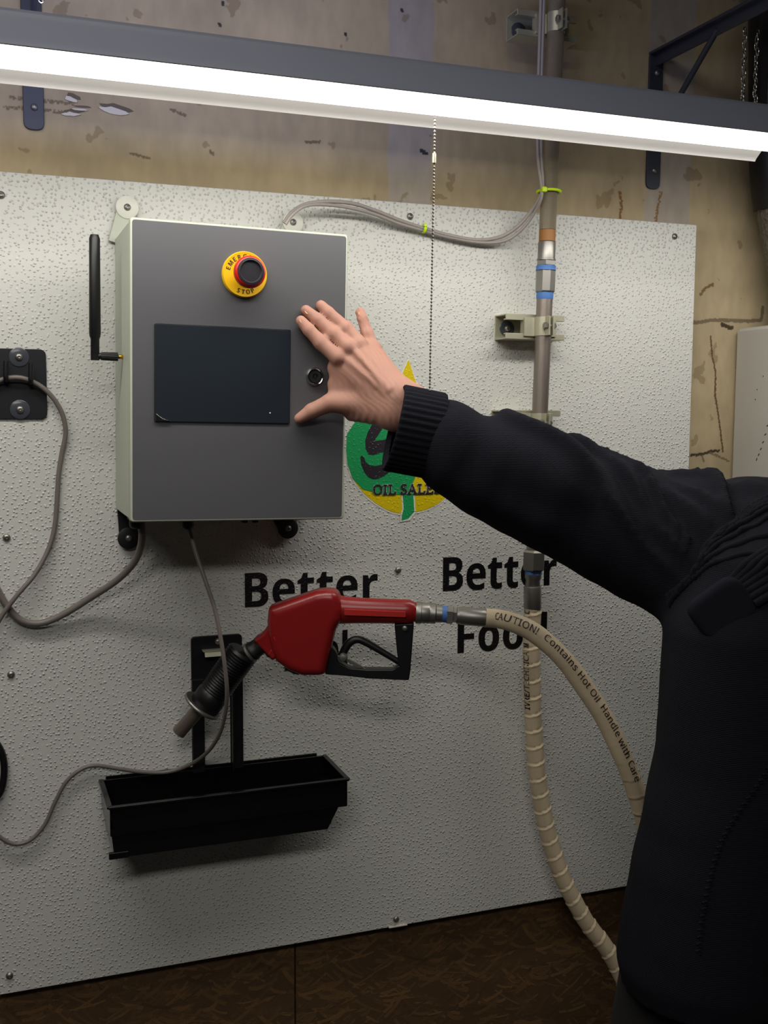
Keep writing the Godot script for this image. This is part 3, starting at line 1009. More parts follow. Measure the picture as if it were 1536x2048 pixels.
# ---------------------------------------------------------------- white box and pipe at the right of the panel
func right_side() -> void:
	var t := thing("metal_box", "white metal box on the wall right of the panel, pen dashes on its side", "box", Vector3(1.53, 1.20, .0))
	var mb := MB.new()
	mb.box(Vector3(1.53, 1.478, .02), Vector3(.392, .556, .118), 0.008)
	obj("body", mb, M.box_white, t)
	mb = MB.new()
	for k in 6:
		var p := Vector3(1.3338, 1.512 + k * 0.008 + 0.0009 * k * k, .036 + k * 0.0052)
		mb.box(p, Vector3(.0006, .0055, .0018), 0.0001, Basis(Vector3(1, 0, 0), 0.5 + 0.12 * k))
	for p: Vector3 in [Vector3(1.3338, 1.640, .030), Vector3(1.3338, 1.622, .026), Vector3(1.3338, 1.664, .045)]:
		mb.box(p, Vector3(.0006, .002, .002), 0.0001)
	obj("pen_marks", mb, M.print, t).set_meta("kind", "stuff")
	t = thing("wrapped_pipe", "grey mottled pipe with black upper cuff coming down to the white box", "pipe", Vector3(1.43, 1.757, .02))
	mb = MB.new()
	mb.tube(smooth([Vector3(1.4176, 1.7398, 0.03), Vector3(1.4096, 1.8054, 0.03), Vector3(1.3945, 1.8772, 0.03), Vector3(1.3778, 1.9392, 0.03), Vector3(1.3691, 1.9787, 0.03)], 6), func(s: float, a: float, _i: int) -> float: return 0.042 + 0.0016 * sin(s * 210 + 2.0 * sin(a)), 28)
	obj("wrapping", mb, M.duct, t)
	mb = MB.new()
	mb.tube(smooth([Vector3(1.3705, 1.9726, 0.03), Vector3(1.3631, 2.0093, 0.03), Vector3(1.3576, 2.0531, 0.03), Vector3(1.353, 2.1229, 0.03), Vector3(1.3405, 2.3801, 0.03)], 6), func(s: float, _a: float, _i: int) -> float: return 0.0475, 28)
	obj("cuff", mb, M.black_plastic, t)

# ---------------------------------------------------------------- control enclosure
func enclosure() -> void:
	var t := thing("control_cabinet", "grey control cabinet with dark touchscreen and yellow ringed red stop button", "cabinet", Vector3(0.1815, 1.4463, 0), "", Vector3(0, 0, deg_to_rad(-0.9)))
	var W := 0.304
	var H := 0.4055
	var mb := MB.new()
	mb.box(Vector3(W / 2, H / 2, .0835), Vector3(W - 0.001, H - 0.002, .159), 0.004)
	obj("body", mb, M.enclosure, t, true)
	mb = MB.new()
	mb.prism(rounded(rect(0, 0, W, H), 0.005), .1645, .1800, 0.0022)
	var door := obj("door", mb, M.enclosure, t, true)
	mb = MB.new()
	mb.prism(rounded(rect(0.0032, 0.0032, W - 0.0032, H - 0.0032), 0.004), .1790, .1804, 0.0002)
	obj("face_plate", mb, M.door_face, door, true)
	# lock
	var loc := func(px: Vector3) -> Vector3: return (place[t] as Transform3D).affine_inverse() * px
	mb = MB.new()
	var lp: Vector3 = loc.call(Vector3(0.4412, 1.6461, 0.186))
	mb.lathe([Vector2(.0132, .1800), Vector2(.0130, .1840), Vector2(.0112, .1868), Vector2(.0100, .1860), Vector2(.0092, .1838)], toward_viewer(Vector3(lp.x, lp.y, 0)), 40)
	var lock := obj("lock", mb, M.chrome, door, true)
	mb = MB.new()
	mb.lathe([Vector2(.0092, .1838), Vector2(.0085, .1850), Vector2(.0040, .1850), Vector2(.0036, .1825), Vector2(0, .1825)], toward_viewer(Vector3(lp.x, lp.y, 0)), 30)
	mb.box(Vector3(lp.x, lp.y, .1832), Vector3(.0030, .0066, .0020), 0.0004)
	lock.mesh = merged(lock.mesh, mb, M.bezel)
	# touchscreen
	var s0: Vector3 = loc.call(Vector3(0.2155, 1.5818, 0.18))
	var s1: Vector3 = loc.call(Vector3(0.4066, 1.7132, 0.18))
	var s2: Vector3 = loc.call(Vector3(0.2175, 1.712, 0.18))
	s1.y = (s1.y + s2.y) * 0.5
	mb = MB.new()
	var outer := rounded(rect(s0.x, s0.y, s1.x, s1.y), 0.003)
	mb.prism(outer, .1795, .1822, 0.0006)
	var scr := obj("touchscreen", mb, M.bezel, t, true)
	mb = MB.new()
	mb.prism(rounded(rect(s0.x + 0.0016, s0.y + 0.0014, s1.x - 0.0016, s1.y - 0.0016), 0.002), .1815, .1826, 0.0002)
	obj("glass", mb, M.screen, scr, true)
	mb = MB.new()
	mb.prism(PackedVector2Array([Vector2(s0.x + 0.002, s0.y + 0.0016), Vector2(s0.x + 0.022, s0.y + 0.0012), Vector2(s0.x + 0.011, s0.y + 0.005), Vector2(s0.x + 0.0045, s0.y + 0.0095), Vector2(s0.x + 0.002, s0.y + 0.012)]), .1824, .1838, 0.0004)
	obj("lifted_film", mb, M.chrome, scr, true)
	mb = MB.new()
	var dp: Vector3 = loc.call(Vector3(0.3759, 1.5945, 0.182))
	mb.lathe([Vector2(.0012, .1824), Vector2(.0010, .1830), Vector2(0, .1832)], toward_viewer(Vector3(dp.x, dp.y, 0)), 12)
	obj("indicator", mb, M.washer_white, scr, true)
	# emergency stop
	var ep: Vector3 = loc.call(Vector3(0.3408, 1.7832, 0.186))
	var fr := toward_viewer(Vector3(ep.x, ep.y, 0))
	mb = MB.new()
	mb.lathe([Vector2(.0314, .1800), Vector2(.0314, .1845), Vector2(.0300, .1866), Vector2(.0288, .1860), Vector2(.0100, .1858)], fr, 56)
	var ring := obj("stop_plate", mb, M.safety_yellow, t, true)
	mb = MB.new()
	arc_text(mb, "EMERGENCY", Vector3(ep.x, ep.y, .1856), 0.0212, 0.0060, 163.0, 19.0)
	arc_text(mb, "STOP", Vector3(ep.x, ep.y, .1856), 0.0266, 0.0060, 248.0, 297.0)
	obj("lettering", mb, M.print, ring, true)
	mb = MB.new()
	mb.lathe([Vector2(.0120, .1855), Vector2(.0120, .2010), Vector2(.0190, .2040), Vector2(.0212, .2085), Vector2(.0216, .2150), Vector2(.0206, .2190), Vector2(.0190, .2208), Vector2(.0174, .2212)], fr, 48)
	var btn := obj("stop_button", mb, M.stop_red, t, true)
	mb = MB.new()
	mb.lathe([Vector2(.0186, .2205), Vector2(.0180, .2216), Vector2(.0150, .2222), Vector2(.0135, .2200), Vector2(0, .2200)], fr, 48)
	obj("button_cap", mb, M.stop_face, btn, true)
	# mounting tabs with washers; lower pair coloured dark for shade under the cabinet
	var tabs := [[Vector3(0.2064, 1.894, 0.012), Vector2(0.004, 0.395), true], [Vector3(0.4583, 1.8885, 0.012), Vector2(0.250, 0.398), true], [Vector3(0.2001, 1.4046, 0.012), Vector2(0.016, 0.008), false], [Vector3(0.4486, 1.4113, 0.012), Vector2(0.245, 0.008), false]]
	for q in tabs:
		var c: Vector3 = loc.call(q[0])
		var e: Vector2 = q[1]
		mb = MB.new()
		var d := (Vector2(c.x, c.y) - e)
		var ax := d.normalized()
		var sd := ax.orthogonal() * 0.0135
		var pl := PackedVector2Array([e + sd, e - sd])
		for k in 9:
			var a := -PI / 2 + PI * k / 8
			pl.append(Vector2(c.x, c.y) + ax * cos(a) * 0.0135 + sd.normalized() * sin(a) * 0.0135)
		mb.prism(pl, .003, .008, 0.0008)
		var tab := obj("mounting_tab", mb, M.enclosure if q[2] else M.gland, t, true)
		mb = MB.new()
		ring_washer(mb, Vector3(c.x, c.y, .008), 0.0165, 0.002)
		obj("washer", mb, M.washer_white if q[2] else M.gland, tab, true)
		mb = MB.new()
		screw_head(mb, Vector3(c.x, c.y, .0095), 0.0052)
		obj("screw", mb, M.steel, tab, true)
	# cable glands underneath and on top, small sockets
	for q: Vector3 in [Vector3(0.020, 0, 0.085), Vector3(0.090, 0, 0.11)]:
		mb = MB.new()
		mb.prism(hexagon(0.0125), 0.0, 0.0065, 0.001, Transform3D(Basis(Vector3(1, 0, 0), Vector3(0, 0, -1), Vector3(0, 1, 0)).rotated(Vector3(1, 0, 0), PI), Vector3(q.x, 0.001, q.z)))
		mb.lathe([Vector2(.0098, 0), Vector2(.0094, .010), Vector2(.0068, .014), Vector2(.004, .015)], Transform3D(Basis(Vector3(1, 0, 0), Vector3(0, -1, 0), Vector3(0, 0, -1)), Vector3(q.x, -0.004, q.z)), 20)
		obj("cable_gland", mb, M.gland, t, true)
	for x: float in [0.171, 0.187]:
		mb = MB.new()
		mb.box(Vector3(x, -0.004, 0.12), Vector3(.008, .010, .012), 0.001)
		obj("socket", mb, M.gland, t, true)
	var tg: Vector3 = loc.call(Vector3(0.4286, 1.8732, 0.06))
	mb = MB.new()
	mb.lathe([Vector2(.0135, 0), Vector2(.0135, .004), Vector2(.0100, .006), Vector2(.0090, .010), Vector2(.005, .011)], Transform3D(Basis.IDENTITY, Vector3(tg.x, H - 0.001, .06)), 20)
	obj("cable_gland", mb, M.grey_cable, t, true)
	# aerial on the left side
	var z := 0.10
	var root: Vector3 = loc.call(Vector3(0.1856, 1.6717, 0.1))
	var y := root.y
	var mx: Vector3 = loc.call(Vector3(0.1475, 1.6722, 0.1))
	mb = MB.new()
	var top: Vector3 = loc.call(Vector3(0.1501, 1.8387, 0.1))
	var mid: Vector3 = loc.call(Vector3(0.148, 1.6997, 0.1))
	mb.lathe([Vector2(0, y - 0.006), Vector2(.0058, y - 0.006), Vector2(.0060, y - 0.004), Vector2(.0060, mid.y - 0.004), Vector2(.0076, mid.y), Vector2(.0076, mid.y + 0.002), Vector2(.0080, mid.y + 0.003), Vector2(.0074, top.y - 0.006), Vector2(.0055, top.y - 0.001), Vector2(0, top.y)], Transform3D(Basis(Vector3(1, 0, 0), Vector3(0, 1, 0), Vector3(0, 0, 1)), Vector3(mx.x, 0, z)), 24)
	var ant := obj("antenna", mb, M.black_plastic, t, true)
	mb = MB.new()
	rod(mb, Vector3(mx.x + 0.003, y, z), Vector3(mx.x + 0.011, y, z), 0.0045, 16, 0.0005)
	mb.tube(PackedVector3Array([Vector3(mx.x + 0.008, y, z), Vector3(mx.x + 0.012, y, z), Vector3(mx.x + 0.020, y, z), Vector3(mx.x + 0.022, y, z), Vector3(mx.x + 0.031, y, z)]), func(_s: float, a: float, i: int) -> float: return [0.0052, 0.0056, 0.0056, 0.0058, 0.0058][i] + 0.0003 * signf(sin(a * 14)), 56)
	obj("swivel_nut", mb, M.gland, ant, true)
	mb = MB.new()
	rod(mb, Vector3(mx.x + 0.031, y, z), Vector3(0.001, y, z), 0.0032, 14, 0.0004)
	obj("brass_connector", mb, M.brass, ant, true)

func merged(m: ArrayMesh, mb: MB, mt: Material) -> ArrayMesh:
	var n := mb.mesh(Transform3D.IDENTITY)
	m.add_surface_from_arrays(Mesh.PRIMITIVE_TRIANGLES, n.surface_get_arrays(0))
	m.surface_set_material(m.get_surface_count() - 1, mt)
	return m

# letters on an arc, from angle a0 to a1 (degrees, anticlockwise from +x); tops outward when a0 > a1
func arc_text(mb: MB, word: String, c: Vector3, r: float, cap: float, a0: float, a1: float) -> void:
	for i in word.length():
		var a := deg_to_rad(lerpf(a0, a1, float(i) / (word.length() - 1)))
		var out := 1.0 if a0 > a1 else -1.0
		var up := Vector3(cos(a), sin(a), 0) * out
		var right := Vector3(up.y, -up.x, 0)
		mb.text(word[i], cap, 0.0006, func(p: Vector3) -> Vector3: return c + Vector3(cos(a), sin(a), 0) * r + right * p.x + up * p.y + Vector3(0, 0, p.z), false, true, 0.0, true)

# ---------------------------------------------------------------- cables and their hook
func cables() -> void:
	var t := thing("cable_hook", "black square hook plate with two upturned pegs on the white panel, far left", "hook", Vector3(0.0369, 1.6341, 0))
	var mb := MB.new()
	var y0: float = 1.5838
	var y1: float = 1.6848
	var xr: float = 0.0874
	mb.prism(rounded(rect(xr - 0.138, y0, xr, y1), 0.010), 0.0, .004, 0.0008)
	obj("plate", mb, M.black_metal, t)
	for q in [Vector3(0.0501, 1.6729, 0.004), Vector3(0.0495, 1.5975, 0.004)]:
		mb = MB.new()
		ring_washer(mb, q, 0.0138, 0.002)
		var wsh := obj("washer", mb, M.washer_clear, t)
		mb = MB.new()
		screw_head(mb, q + Vector3(0, 0, .0018), 0.0056)
		obj("screw", mb, M.steel, wsh)
	for q in [[Vector3(0.031, 1.635, 0.024), Vector3(0.0319, 1.666, 0.024)], [Vector3(0.0648, 1.6319, 0.024), Vector3(0.0656, 1.6639, 0.024)]]:
		mb = MB.new()
		var lo: Vector3 = q[0]
		var hi: Vector3 = q[1]
		mb.tube(smooth([Vector3(lo.x, lo.y + .004, .001), Vector3(lo.x, lo.y + .0035, .014), Vector3(lo.x, lo.y + .006, .023), Vector3(lo.x, lo.y + .014, .0245), Vector3(hi.x, hi.y, .0245)], 6), func(_s: float, _a: float, _i: int) -> float: return 0.0036, 14, true, 1.0, Vector3(1, 0, 0))
		obj("peg", mb, M.black_metal, t)
	mb = MB.new()
	cable(mb, [Vector3(-0.0176, 1.6106, 0.012), Vector3(0.0062, 1.6285, 0.012), Vector3(0.0266, 1.6401, 0.014), Vector3(0.047, 1.6432, 0.015), Vector3(0.0653, 1.6385, 0.015), Vector3(0.0843, 1.6265, 0.014), Vector3(0.0993, 1.6086, 0.012), Vector3(0.1094, 1.5861, 0.01), Vector3(0.1119, 1.562, 0.008), Vector3(0.1064, 1.5348, 0.006), Vector3(0.1008, 1.5017, 0.006), Vector3(0.0978, 1.4649, 0.006), Vector3(0.0933, 1.4243, 0.007), Vector3(0.0832, 1.3916, 0.01), Vector3(0.0638, 1.3577, 0.016), Vector3(0.0408, 1.3315, 0.02), Vector3(0.0209, 1.3062, 0.02), Vector3(0.0038, 1.2774, 0.018), Vector3(-0.0149, 1.2426, 0.014)], 0.0036)
	tag(obj("grey_cable", mb, M.dark_cable), "grey cable looped over the black hook plate and hanging down at the left", "cable")
	mb = MB.new()
	cable(mb, [Vector3(0.2094, 1.4395, 0.085), Vector3(0.2099, 1.4176, 0.084), Vector3(0.2079, 1.3961, 0.075), Vector3(0.1994, 1.3724, 0.06), Vector3(0.1768, 1.3453, 0.04), Vector3(0.1405, 1.3188, 0.022), Vector3(0.1063, 1.2969, 0.014), Vector3(0.0799, 1.285, 0.01), Vector3(0.0588, 1.2832, 0.009), Vector3(0.0401, 1.2911, 0.009), Vector3(0.024, 1.3114, 0.009), Vector3(0.011, 1.3372, 0.009), Vector3(-0.0044, 1.3732, 0.009)], 0.0052, 14)
	tag(obj("thick_cable", mb, M.dark_cable), "thick grey cable curving from under the cabinet's left corner to the picture's left", "cable")
	mb = MB.new()
	cable(mb, [Vector3(0.272, 1.4342, 0.11), Vector3(0.2765, 1.4146, 0.112), Vector3(0.2823, 1.3897, 0.118), Vector3(0.2933, 1.3508, 0.13), Vector3(0.3044, 1.3114, 0.138), Vector3(0.3119, 1.2678, 0.142), Vector3(0.3173, 1.2269, 0.142), Vector3(0.3212, 1.1881, 0.136), Vector3(0.3217, 1.1496, 0.118), Vector3(0.3174, 1.11, 0.09), Vector3(0.3049, 1.0736, 0.055), Vector3(0.2837, 1.0486, 0.026), Vector3(0.2523, 1.0371, 0.014), Vector3(0.2145, 1.0405, 0.011), Vector3(0.177, 1.05, 0.01), Vector3(0.1437, 1.0585, 0.01), Vector3(0.1216, 1.054, 0.01), Vector3(0.1008, 1.0378, 0.01), Vector3(0.0842, 1.0087, 0.01), Vector3(0.069, 0.9765, 0.01), Vector3(0.0485, 0.9552, 0.01), Vector3(0.0257, 0.9514, 0.01), Vector3(0.0049, 0.9651, 0.01), Vector3(-0.0152, 0.9938, 0.01)], 0.0031)
	tag(obj("thin_cable", mb, M.dark_cable), "thin grey cable hanging from under the cabinet past the nozzle spout to the tray", "cable")
	mb = MB.new()
	cable(mb, [Vector3(-0.0179, 1.1383, 0.012), Vector3(0.0046, 1.1074, 0.012), Vector3(0.013, 1.0823, 0.012), Vector3(0.0121, 1.052, 0.012), Vector3(0.0038, 1.0287, 0.012), Vector3(-0.0218, 1.003, 0.012)], 0.0052)
	tag(obj("black_cable", mb, M.black_plastic), "short bow of black cable at the left picture edge beside the tray", "cable")
	# two leads from the cabinet top to the conduit
	mb = MB.new()
	cable(mb, [Vector3(0.4301, 1.8777, 0.06), Vector3(0.4418, 1.8931, 0.06), Vector3(0.4643, 1.908, 0.055), Vector3(0.503, 1.9169, 0.045), Vector3(0.5468, 1.9187, 0.035), Vector3(0.5877, 1.9125, 0.025), Vector3(0.6327, 1.9011, 0.018), Vector3(0.6742, 1.8925, 0.014), Vector3(0.7224, 1.8837, 0.013), Vector3(0.7715, 1.8792, 0.014), Vector3(0.8096, 1.8854, 0.02), Vector3(0.8365, 1.9026, 0.03), Vector3(0.8549, 1.928, 0.045), Vector3(0.8597, 1.9487, 0.066), Vector3(0.862, 1.9727, 0.066), Vector3(0.8607, 1.9967, 0.064), Vector3(0.86, 2.0366, 0.062), Vector3(0.8598, 2.1, 0.06), Vector3(0.8617, 2.1866, 0.058), Vector3(0.8649, 2.3037, 0.056)], 0.0031)
	tag(obj("signal_lead", mb, M.grey_cable), "upper grey lead arching from the cabinet top to the braided conduit", "cable")
	mb = MB.new()
	cable(mb, [Vector3(0.4308, 1.8753, 0.066), Vector3(0.4417, 1.8899, 0.066), Vector3(0.4613, 1.904, 0.06), Vector3(0.4895, 1.9106, 0.05), Vector3(0.5336, 1.912, 0.038), Vector3(0.5831, 1.9074, 0.026), Vector3(0.6328, 1.8956, 0.018), Vector3(0.6747, 1.8888, 0.013), Vector3(0.7229, 1.8806, 0.012), Vector3(0.7761, 1.8754, 0.014), Vector3(0.8171, 1.8794, 0.02), Vector3(0.8413, 1.8956, 0.03), Vector3(0.8569, 1.9201, 0.045), Vector3(0.8596, 1.9451, 0.068), Vector3(0.8572, 1.9719, 0.068), Vector3(0.8541, 1.9958, 0.066), Vector3(0.8526, 2.0355, 0.064), Vector3(0.8543, 2.0994, 0.06), Vector3(0.8563, 2.186, 0.058), Vector3(0.8594, 2.303, 0.056)], 0.0027)
	tag(obj("signal_lead", mb, M.grey_cable), "lower grey lead sagging from the cabinet top to the braided conduit", "cable")
	t = thing("zip_tie", "yellow-green zip tie binding the two leads in mid span above the logo", "zip tie", Vector3(0.676, 1.8919, 0.014), "yellow zip ties")
	mb = MB.new()
	var c: Vector3 = Vector3(0.6762, 1.8911, 0.0135)
	var tr := frame_to(Vector3(0.6692, 1.8927, 0.0135), Vector3(0.6832, 1.8896, 0.0135))
	tr.origin = c
	mb.lathe([Vector2(.0062, -.0022), Vector2(.0070, -.0022), Vector2(.0070, .0022), Vector2(.0062, .0022)], tr, 20)
	obj("band", mb, M.tie, t)
	mb = MB.new()
	mb.box(c + Vector3(0, .0055, .0045), Vector3(.0055, .0055, .006), 0.001)
	obj("lock", mb, M.tie, t)
	t = thing("zip_tie", "yellow-green zip tie round the braided conduit and the two leads", "zip tie", Vector3(0.8757, 1.9573, 0.06), "yellow zip ties")
	mb = MB.new()
	var pts := PackedVector3Array()
	for k in 25:
		var a := TAU * k / 24
		pts.append(Vector3(0.8785 + cos(a) * 0.0195, 1.9565 + 0.001 * sin(a), .058 + sin(a) * 0.0165))
	mb.tube(pts, func(_s: float, _a: float, _i: int) -> float: return 0.0024, 8, false)
	obj("band", mb, M.tie, t)
	mb = MB.new()
	mb.box(Vector3(0.8615, 1.9565, .072), Vector3(.010, .0095, .009), 0.002)
	obj("lock", mb, M.tie, t)

# ---------------------------------------------------------------- conduit, pipe and clamps
func pipework() -> void:
	var z := 0.055
	var axis := func(y: float) -> Vector3: return Vector3(0.8637 + (y - 1.30) * 0.0255, y, z)
	var t := thing("supply_pipe", "grey steel supply pipe with braided conduit and blue thread tape, clamped to the panel", "pipe", axis.call(1.28))
	var seg := func(called: String, ya: float, yb: float, prof: Array, m: Material, n := 28) -> void:     # prof: (radius, share of the length)
		var mb := MB.new()
		var xf := frame_to(axis.call(ya), axis.call(yb))
		var l := yb - ya
		var q := []
		for p: Vector2 in prof: q.append(Vector2(p.x, p.y * l))
		mb.lathe(q, xf, n)
		obj(called, mb, m, t)
	var yb := [1.3311, 1.7836, 1.7943, 1.8301, 1.8374, 1.8764, 1.8959]
	seg.call("steel_pipe", yb[0], yb[1], [Vector2(0, 0), Vector2(.0133, 0), Vector2(.0133, 1), Vector2(0, 1)], M.pipe, 36)
	seg.call("thread_tape", yb[1] - .001, yb[2] + .001, [Vector2(.0134, 0), Vector2(.0141, .15), Vector2(.0139, .4), Vector2(.0143, .5), Vector2(.0139, .7), Vector2(.0142, .9), Vector2(.0130, 1)], M.tape_blue)
	seg.call("coupling", yb[2], yb[3], [Vector2(.012, 0), Vector2(.0158, 0), Vector2(.0166, .05), Vector2(.0166, .95), Vector2(.0158, 1), Vector2(.012, 1)], M.steel, 8)
	seg.call("thread_tape", yb[3] - .001, yb[4] + .001, [Vector2(.0134, 0), Vector2(.0166, .1), Vector2(.0160, .5), Vector2(.0166, .8), Vector2(.0140, 1)], M.tape_blue)
	seg.call("hose_nut", yb[4], yb[5] - .030, [Vector2(.012, 0), Vector2(.0160, 0), Vector2(.0166, .1), Vector2(.0166, .85), Vector2(.0150, 1), Vector2(.0135, 1)], M.steel, 6)
	seg.call("ferrule_bead", yb[5] - .031, yb[5] - .027, [Vector2(.013, 0), Vector2(.0156, .2), Vector2(.0156, .8), Vector2(.013, 1)], M.steel)
	seg.call("ferrule", yb[5] - .028, yb[5], [Vector2(.0130, 0), Vector2(.0146, .02), Vector2(.0146, .95), Vector2(.0138, 1), Vector2(.0120, 1)], M.steel, 18)
	seg.call("orange_band", yb[5], yb[6], [Vector2(.0120, 0), Vector2(.0136, .03), Vector2(.0136, .97), Vector2(.0120, 1)], M.tape_orange)
	seg.call("braided_conduit", yb[6], 2.745, [Vector2(0, 0), Vector2(.0138, 0), Vector2(.0138, 1), Vector2(0, 1)], M.braid, 36)
	# bottom fitting where the hose is screwed on
	var hy := [1.3037, 1.3312, 1.3653]
	seg.call("union_nut", hy[1], hy[2], [Vector2(.012, 0), Vector2(.0185, 0), Vector2(.0200, .06), Vector2(.0200, .90), Vector2(.0180, 1), Vector2(.0135, 1)], M.steel, 6)
	seg.call("swivel_neck", hy[0] - .002, hy[1], [Vector2(.0118, 0), Vector2(.0128, .1), Vector2(.0118, .4), Vector2(.0140, .55), Vector2(.0140, .8), Vector2(.0120, .85), Vector2(.0120, 1)], M.steel)
	seg.call("thread_tape", hy[1] - .008, hy[1] + .001, [Vector2(.0120, 0), Vector2(.0142, .1), Vector2(.0144, .9), Vector2(.0120, 1)], M.tape_blue)
	# strut clamps
	var x0: float = 0.8122
	var n := 0
	var first: Node3D
	var base_y: float = 1.7383
	for y: float in [base_y, 1.5795, 2.2245]:
		var at := Vector3(axis.call(y).x, y, 0)
		var label: String = ["zinc strut clamp holding the pipe, above the person's sleeve with all of it in view", "zinc strut clamp half hidden behind the top of the person's sleeve", "zinc strut clamp in the dim wall area above the lamp"][n]
		if n:
			dup(first, "pipe_clamp", at - Vector3(0, 0, 0.0 if n == 1 else 0.0), label, "strut clamps on the pipe")
			n += 1
			continue
		n += 1
		first = thing("pipe_clamp", label, "clamp", at, "strut clamps on the pipe")
		var xa := x0
		var xb: float = 0.9225
		var mb := MB.new()
		var h := 0.0206
		mb.box(Vector3((xa + xb) / 2, y, .0012), Vector3(xb - xa, h * 2, .0024), 0.0005)
		for s: float in [-1.0, 1.0]:
			mb.box(Vector3((xa + xb) / 2, y + s * (h - .0012), .0206), Vector3(xb - xa, .0024, .041), 0.0006)
			mb.box(Vector3((xa + xb) / 2, y + s * (h - .0050), .0400), Vector3(xb - xa, .0098, .0024), 0.0006)
			mb.box(Vector3((xa + xb) / 2, y + s * (h - .0088), .0365), Vector3(xb - xa, .0022, .0080), 0.0006)
		obj("strut", mb, M.zinc, first)
		mb = MB.new()
		ring_washer(mb, Vector3(xa + 0.0215, y - .001, .0024), 0.0135, 0.0018)
		var w := obj("washer", mb, M.washer_clear, first)
		mb = MB.new()
		screw_head(mb, Vector3(xa + 0.0215, y - .001, .0042), 0.0055)
		obj("screw", mb, M.steel, w)
		var ax: Vector3 = axis.call(y)
		for s: float in [-1.0, 1.0]:
			# half strap: foot in the strut, bow round the pipe, ear towards the viewer
			mb = MB.new()
			var p2 := PackedVector2Array()
			var inner := PackedVector2Array()
			p2.append(Vector2(s * .030, .030)); p2.append(Vector2(s * .0300, .0445)); p2.append(Vector2(s * .0165, .0450))
			for k in 9:
				var a := lerpf(-0.55, 1.25, k / 8.0)
				p2.append(Vector2(s * cos(a) * .0152, .055 + sin(a) * .0152))
			p2.append(Vector2(s * .0048, .0830)); p2.append(Vector2(s * .0025, .0830))
			inner.append(Vector2(s * .0025, .0690))
			for k in 9:
				var a := lerpf(1.30, -0.62, k / 8.0)
				inner.append(Vector2(s * cos(a) * .0135, .055 + sin(a) * .0135))
			inner.append(Vector2(s * .0150, .0428)); inner.append(Vector2(s * .0280, .0426)); inner.append(Vector2(s * .0280, .030))
			for p in inner: p2.append(p)
			var xf := Transform3D(Basis(Vector3(1, 0, 0), Vector3(0, 0, 1), Vector3(0, -1, 0)), Vector3(ax.x, y + .0155, 0))
			mb.prism(p2, 0.0, .031, 0.0004, xf)
			obj("strap", mb, M.zinc, first)
		mb = MB.new()
		rod(mb, Vector3(ax.x - .010, y, .0755), Vector3(ax.x + .012, y, .0755), 0.0028, 12, 0.0003)
		rod(mb, Vector3(ax.x - .0105, y, .0755), Vector3(ax.x - .0052, y, .0755), 0.0056, 6, 0.0005)
		rod(mb, Vector3(ax.x + .0050, y, .0755), Vector3(ax.x + .0095, y, .0755), 0.0060, 6, 0.0005)
		obj("bolt", mb, M.steel, first)

